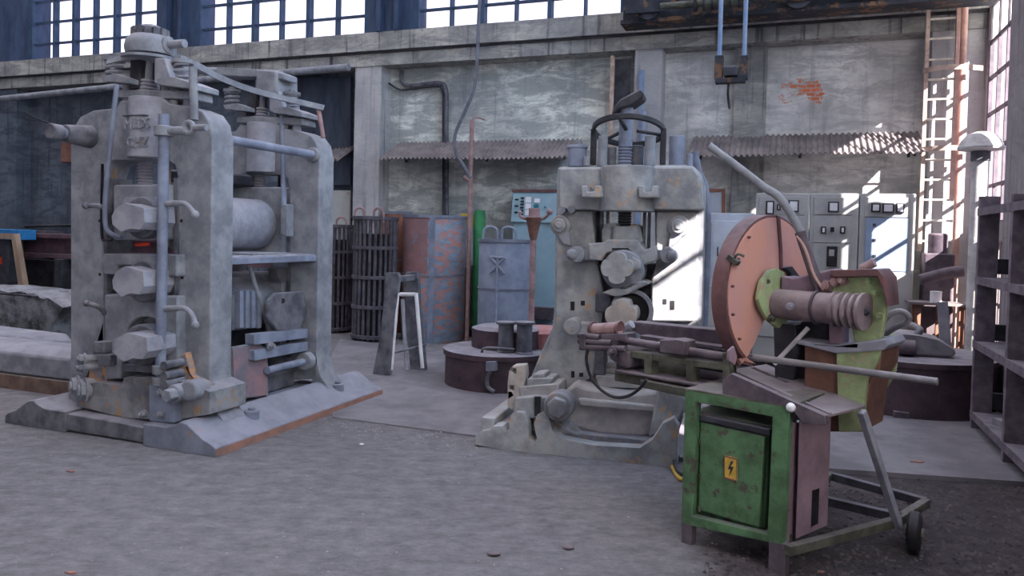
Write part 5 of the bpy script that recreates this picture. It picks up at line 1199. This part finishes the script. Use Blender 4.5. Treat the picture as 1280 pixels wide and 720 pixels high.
add('scrap_offcut',MB().box(1.45,1.60,6.35,6.6,lv[3]+.001,lv[3]+.05,rot=(20,'Z')),MT,F=BF,label='small pale offcut lying on the lowest shelf of the steel rack',cat='offcut')
add('ledge_box',MB().box(1.45,1.62,5.4,5.65,lv[0]+.001,lv[0]+.12),PK,F=BF,label='small pinkish box on the top shelf of the steel rack',cat='box',bevel=.006)
# ------------------------------------------------------------ debris
GRIT=mat('dark_grit',(.12,.10,.11),(.04,.034,.04),scale=14,dust=.08,dustc=(.2,.18,.185))
def pebbles(nm,region,n,s0,s1,m,lab,cat):
    mb=MB(); random.seed(11+n)
    for i in range(n):
        x,y=region(); s=random.uniform(s0,s1); k=len(mb.v); a=random.random()*6
        vs=[]
        for j in range(5): vs.append((x+s*math.cos(a+j*1.257)*random.uniform(.6,1.2),y+s*math.sin(a+j*1.257)*random.uniform(.6,1.2),0.0))
        hgt=s*random.uniform(.3,.7); vs+=[(x+(v[0]-x)*.6,y+(v[1]-y)*.6,hgt) for v in vs]
        mb.add(vs,[(0,1,6,5),(1,2,7,6),(2,3,8,7),(3,4,9,8),(4,0,5,9),(5,6,7,8,9)])
    return add(nm,mb,m,label=lab,cat=cat,kind='stuff')
def regR():
    while True:
        a,b=random.uniform(880,1290),random.uniform(588,735)
        if b>590+(a-900)*.03: return G(a,b)[:2]
def regC():
    a,b=random.uniform(0,900),random.uniform(545,720)
    return G(a,b)[:2]
def regE():
    a=random.uniform(400,620); b=520+(a-420)*.14+abs(random.gauss(8,10)); return G(a,b)[:2]
pebbles('rubble',regR,2200,.003,.016,GRIT,'dark rubble and grit spread over the dirt floor at the lower right','rubble')
pebbles('pale_grit',regC,160,.003,.009,MT,'scattered pale grit on the concrete floor in the foreground','grit')
pebbles('edge_grit',regE,220,.004,.014,MT,'pale crumbs along the edge of the floor sheet between the two mills','grit')
for i,(a,b,s,l) in enumerate(((88,590,.02,'orange leaf-like flake on the floor in front of the left mill'),(88,717,.02,'orange flake at the bottom left edge of the floor'),(1146,578,.035,'rust-red scrap on the floor slab left of the steel rack'),(1026,716,.012,'tiny orange flake under the front leg of the saw stand'))):
    g_=G(a,b,.03 if i==2 else 0); mb=MB().slab([(g_[0]+s*x,g_[1]+s*y,g_[2]+.002) for x,y in ((-1.3,0),(-.4,.6),(.9,.5),(1.4,-.1),(.3,-.6))],(0,0,.006))
    add('rust_flake',mb,RD,label=l,cat='flake')
for i,(a,b,s,l) in enumerate(((617,694,.028,'dark stone chip lying alone on the floor below the centre'),(710,686,.025,'flat dark chip on the floor left of the saw stand'),(452,556,.014,'pale stone chip near the end of the left mill foot rail'))):
    g_=G(a,b); add('stone_chip',MB().ball((g_[0],g_[1],s*.35),s,1.2,.8,.4,9),DP if i<2 else WH,label=l,cat='stone')
g_=[G(a,b,z) for a,b,z in ((840,583,.015),(846,594,.012),(852,599,.012),(862,596,.012))]
add('orange_cord',MB().tube(g_,.012,8,5),YC,label='short piece of orange cord on the floor at the right foot of the centre press',cat='cord')
# ------------------------------------------------------------ light and camera
wd=bpy.data.worlds.new('World'); sc.world=wd; wd.use_nodes=True; nt=wd.node_tree; N=nt.nodes; L=nt.links
bg=N['Background']; bg.inputs[0].default_value=(.90,.885,1.0,1); bg.inputs[1].default_value=.8
sun=bpy.data.lights.new('sun','SUN'); sun.energy=10.5; sun.color=(1,.90,.78); sun.angle=R_(.6)
so=bpy.data.objects.new('sun',sun); col.objects.link(so)
tv=(-.70,.55,-.52); d=Vector((tv[0]*BF.u[0]+tv[1]*BF.w[0],tv[0]*BF.u[1]+tv[1]*BF.w[1],tv[2])).normalized()
so.rotation_euler=d.to_track_quat('-Z','Y').to_euler(); so.location=(3,2,6)
wthing('blue_standpipe',MB().cyl(bf(802,88,9.9),(bf(802,88,9.9)[0],9.9,0),.04,12),HRD,'bluish standing pipe on the wall pier right behind the top of the centre press','pipe')
wthing('pale_standpipe',MB().cyl(bf(766,70,9.9),(bf(766,70,9.9)[0],9.9,0),.03,12),LAD,'pale thin standing pipe at the left edge of the dark wall niche','pipe')
cam=bpy.data.cameras.new('camera'); co=bpy.data.objects.new('camera',cam); col.objects.link(co); sc.camera=co
cam.sensor_fit='HORIZONTAL'; cam.sensor_width=36; cam.lens=36*FOC/1280; cam.shift_y=-SH/1280; cam.clip_end=200
m4=Matrix(((_R[0],_U[0],-_F[0],0),(_R[1],_U[1],-_F[1],0),(_R[2],_U[2],-_F[2],CAMH),(0,0,0,1))); co.matrix_world=m4
vs_=sc.view_settings; vs_.view_transform='Standard'; vs_.look='None'; vs_.exposure=1.5; vs_.gamma=1; vs_.use_curve_mapping=False
try:
    sc.cycles.use_denoising=True; sc.cycles.max_bounces=6; sc.cycles.diffuse_bounces=4; sc.cycles.caustics_reflective=False; sc.cycles.caustics_refractive=False; sc.cycles.sample_clamp_indirect=8
except Exception: pass
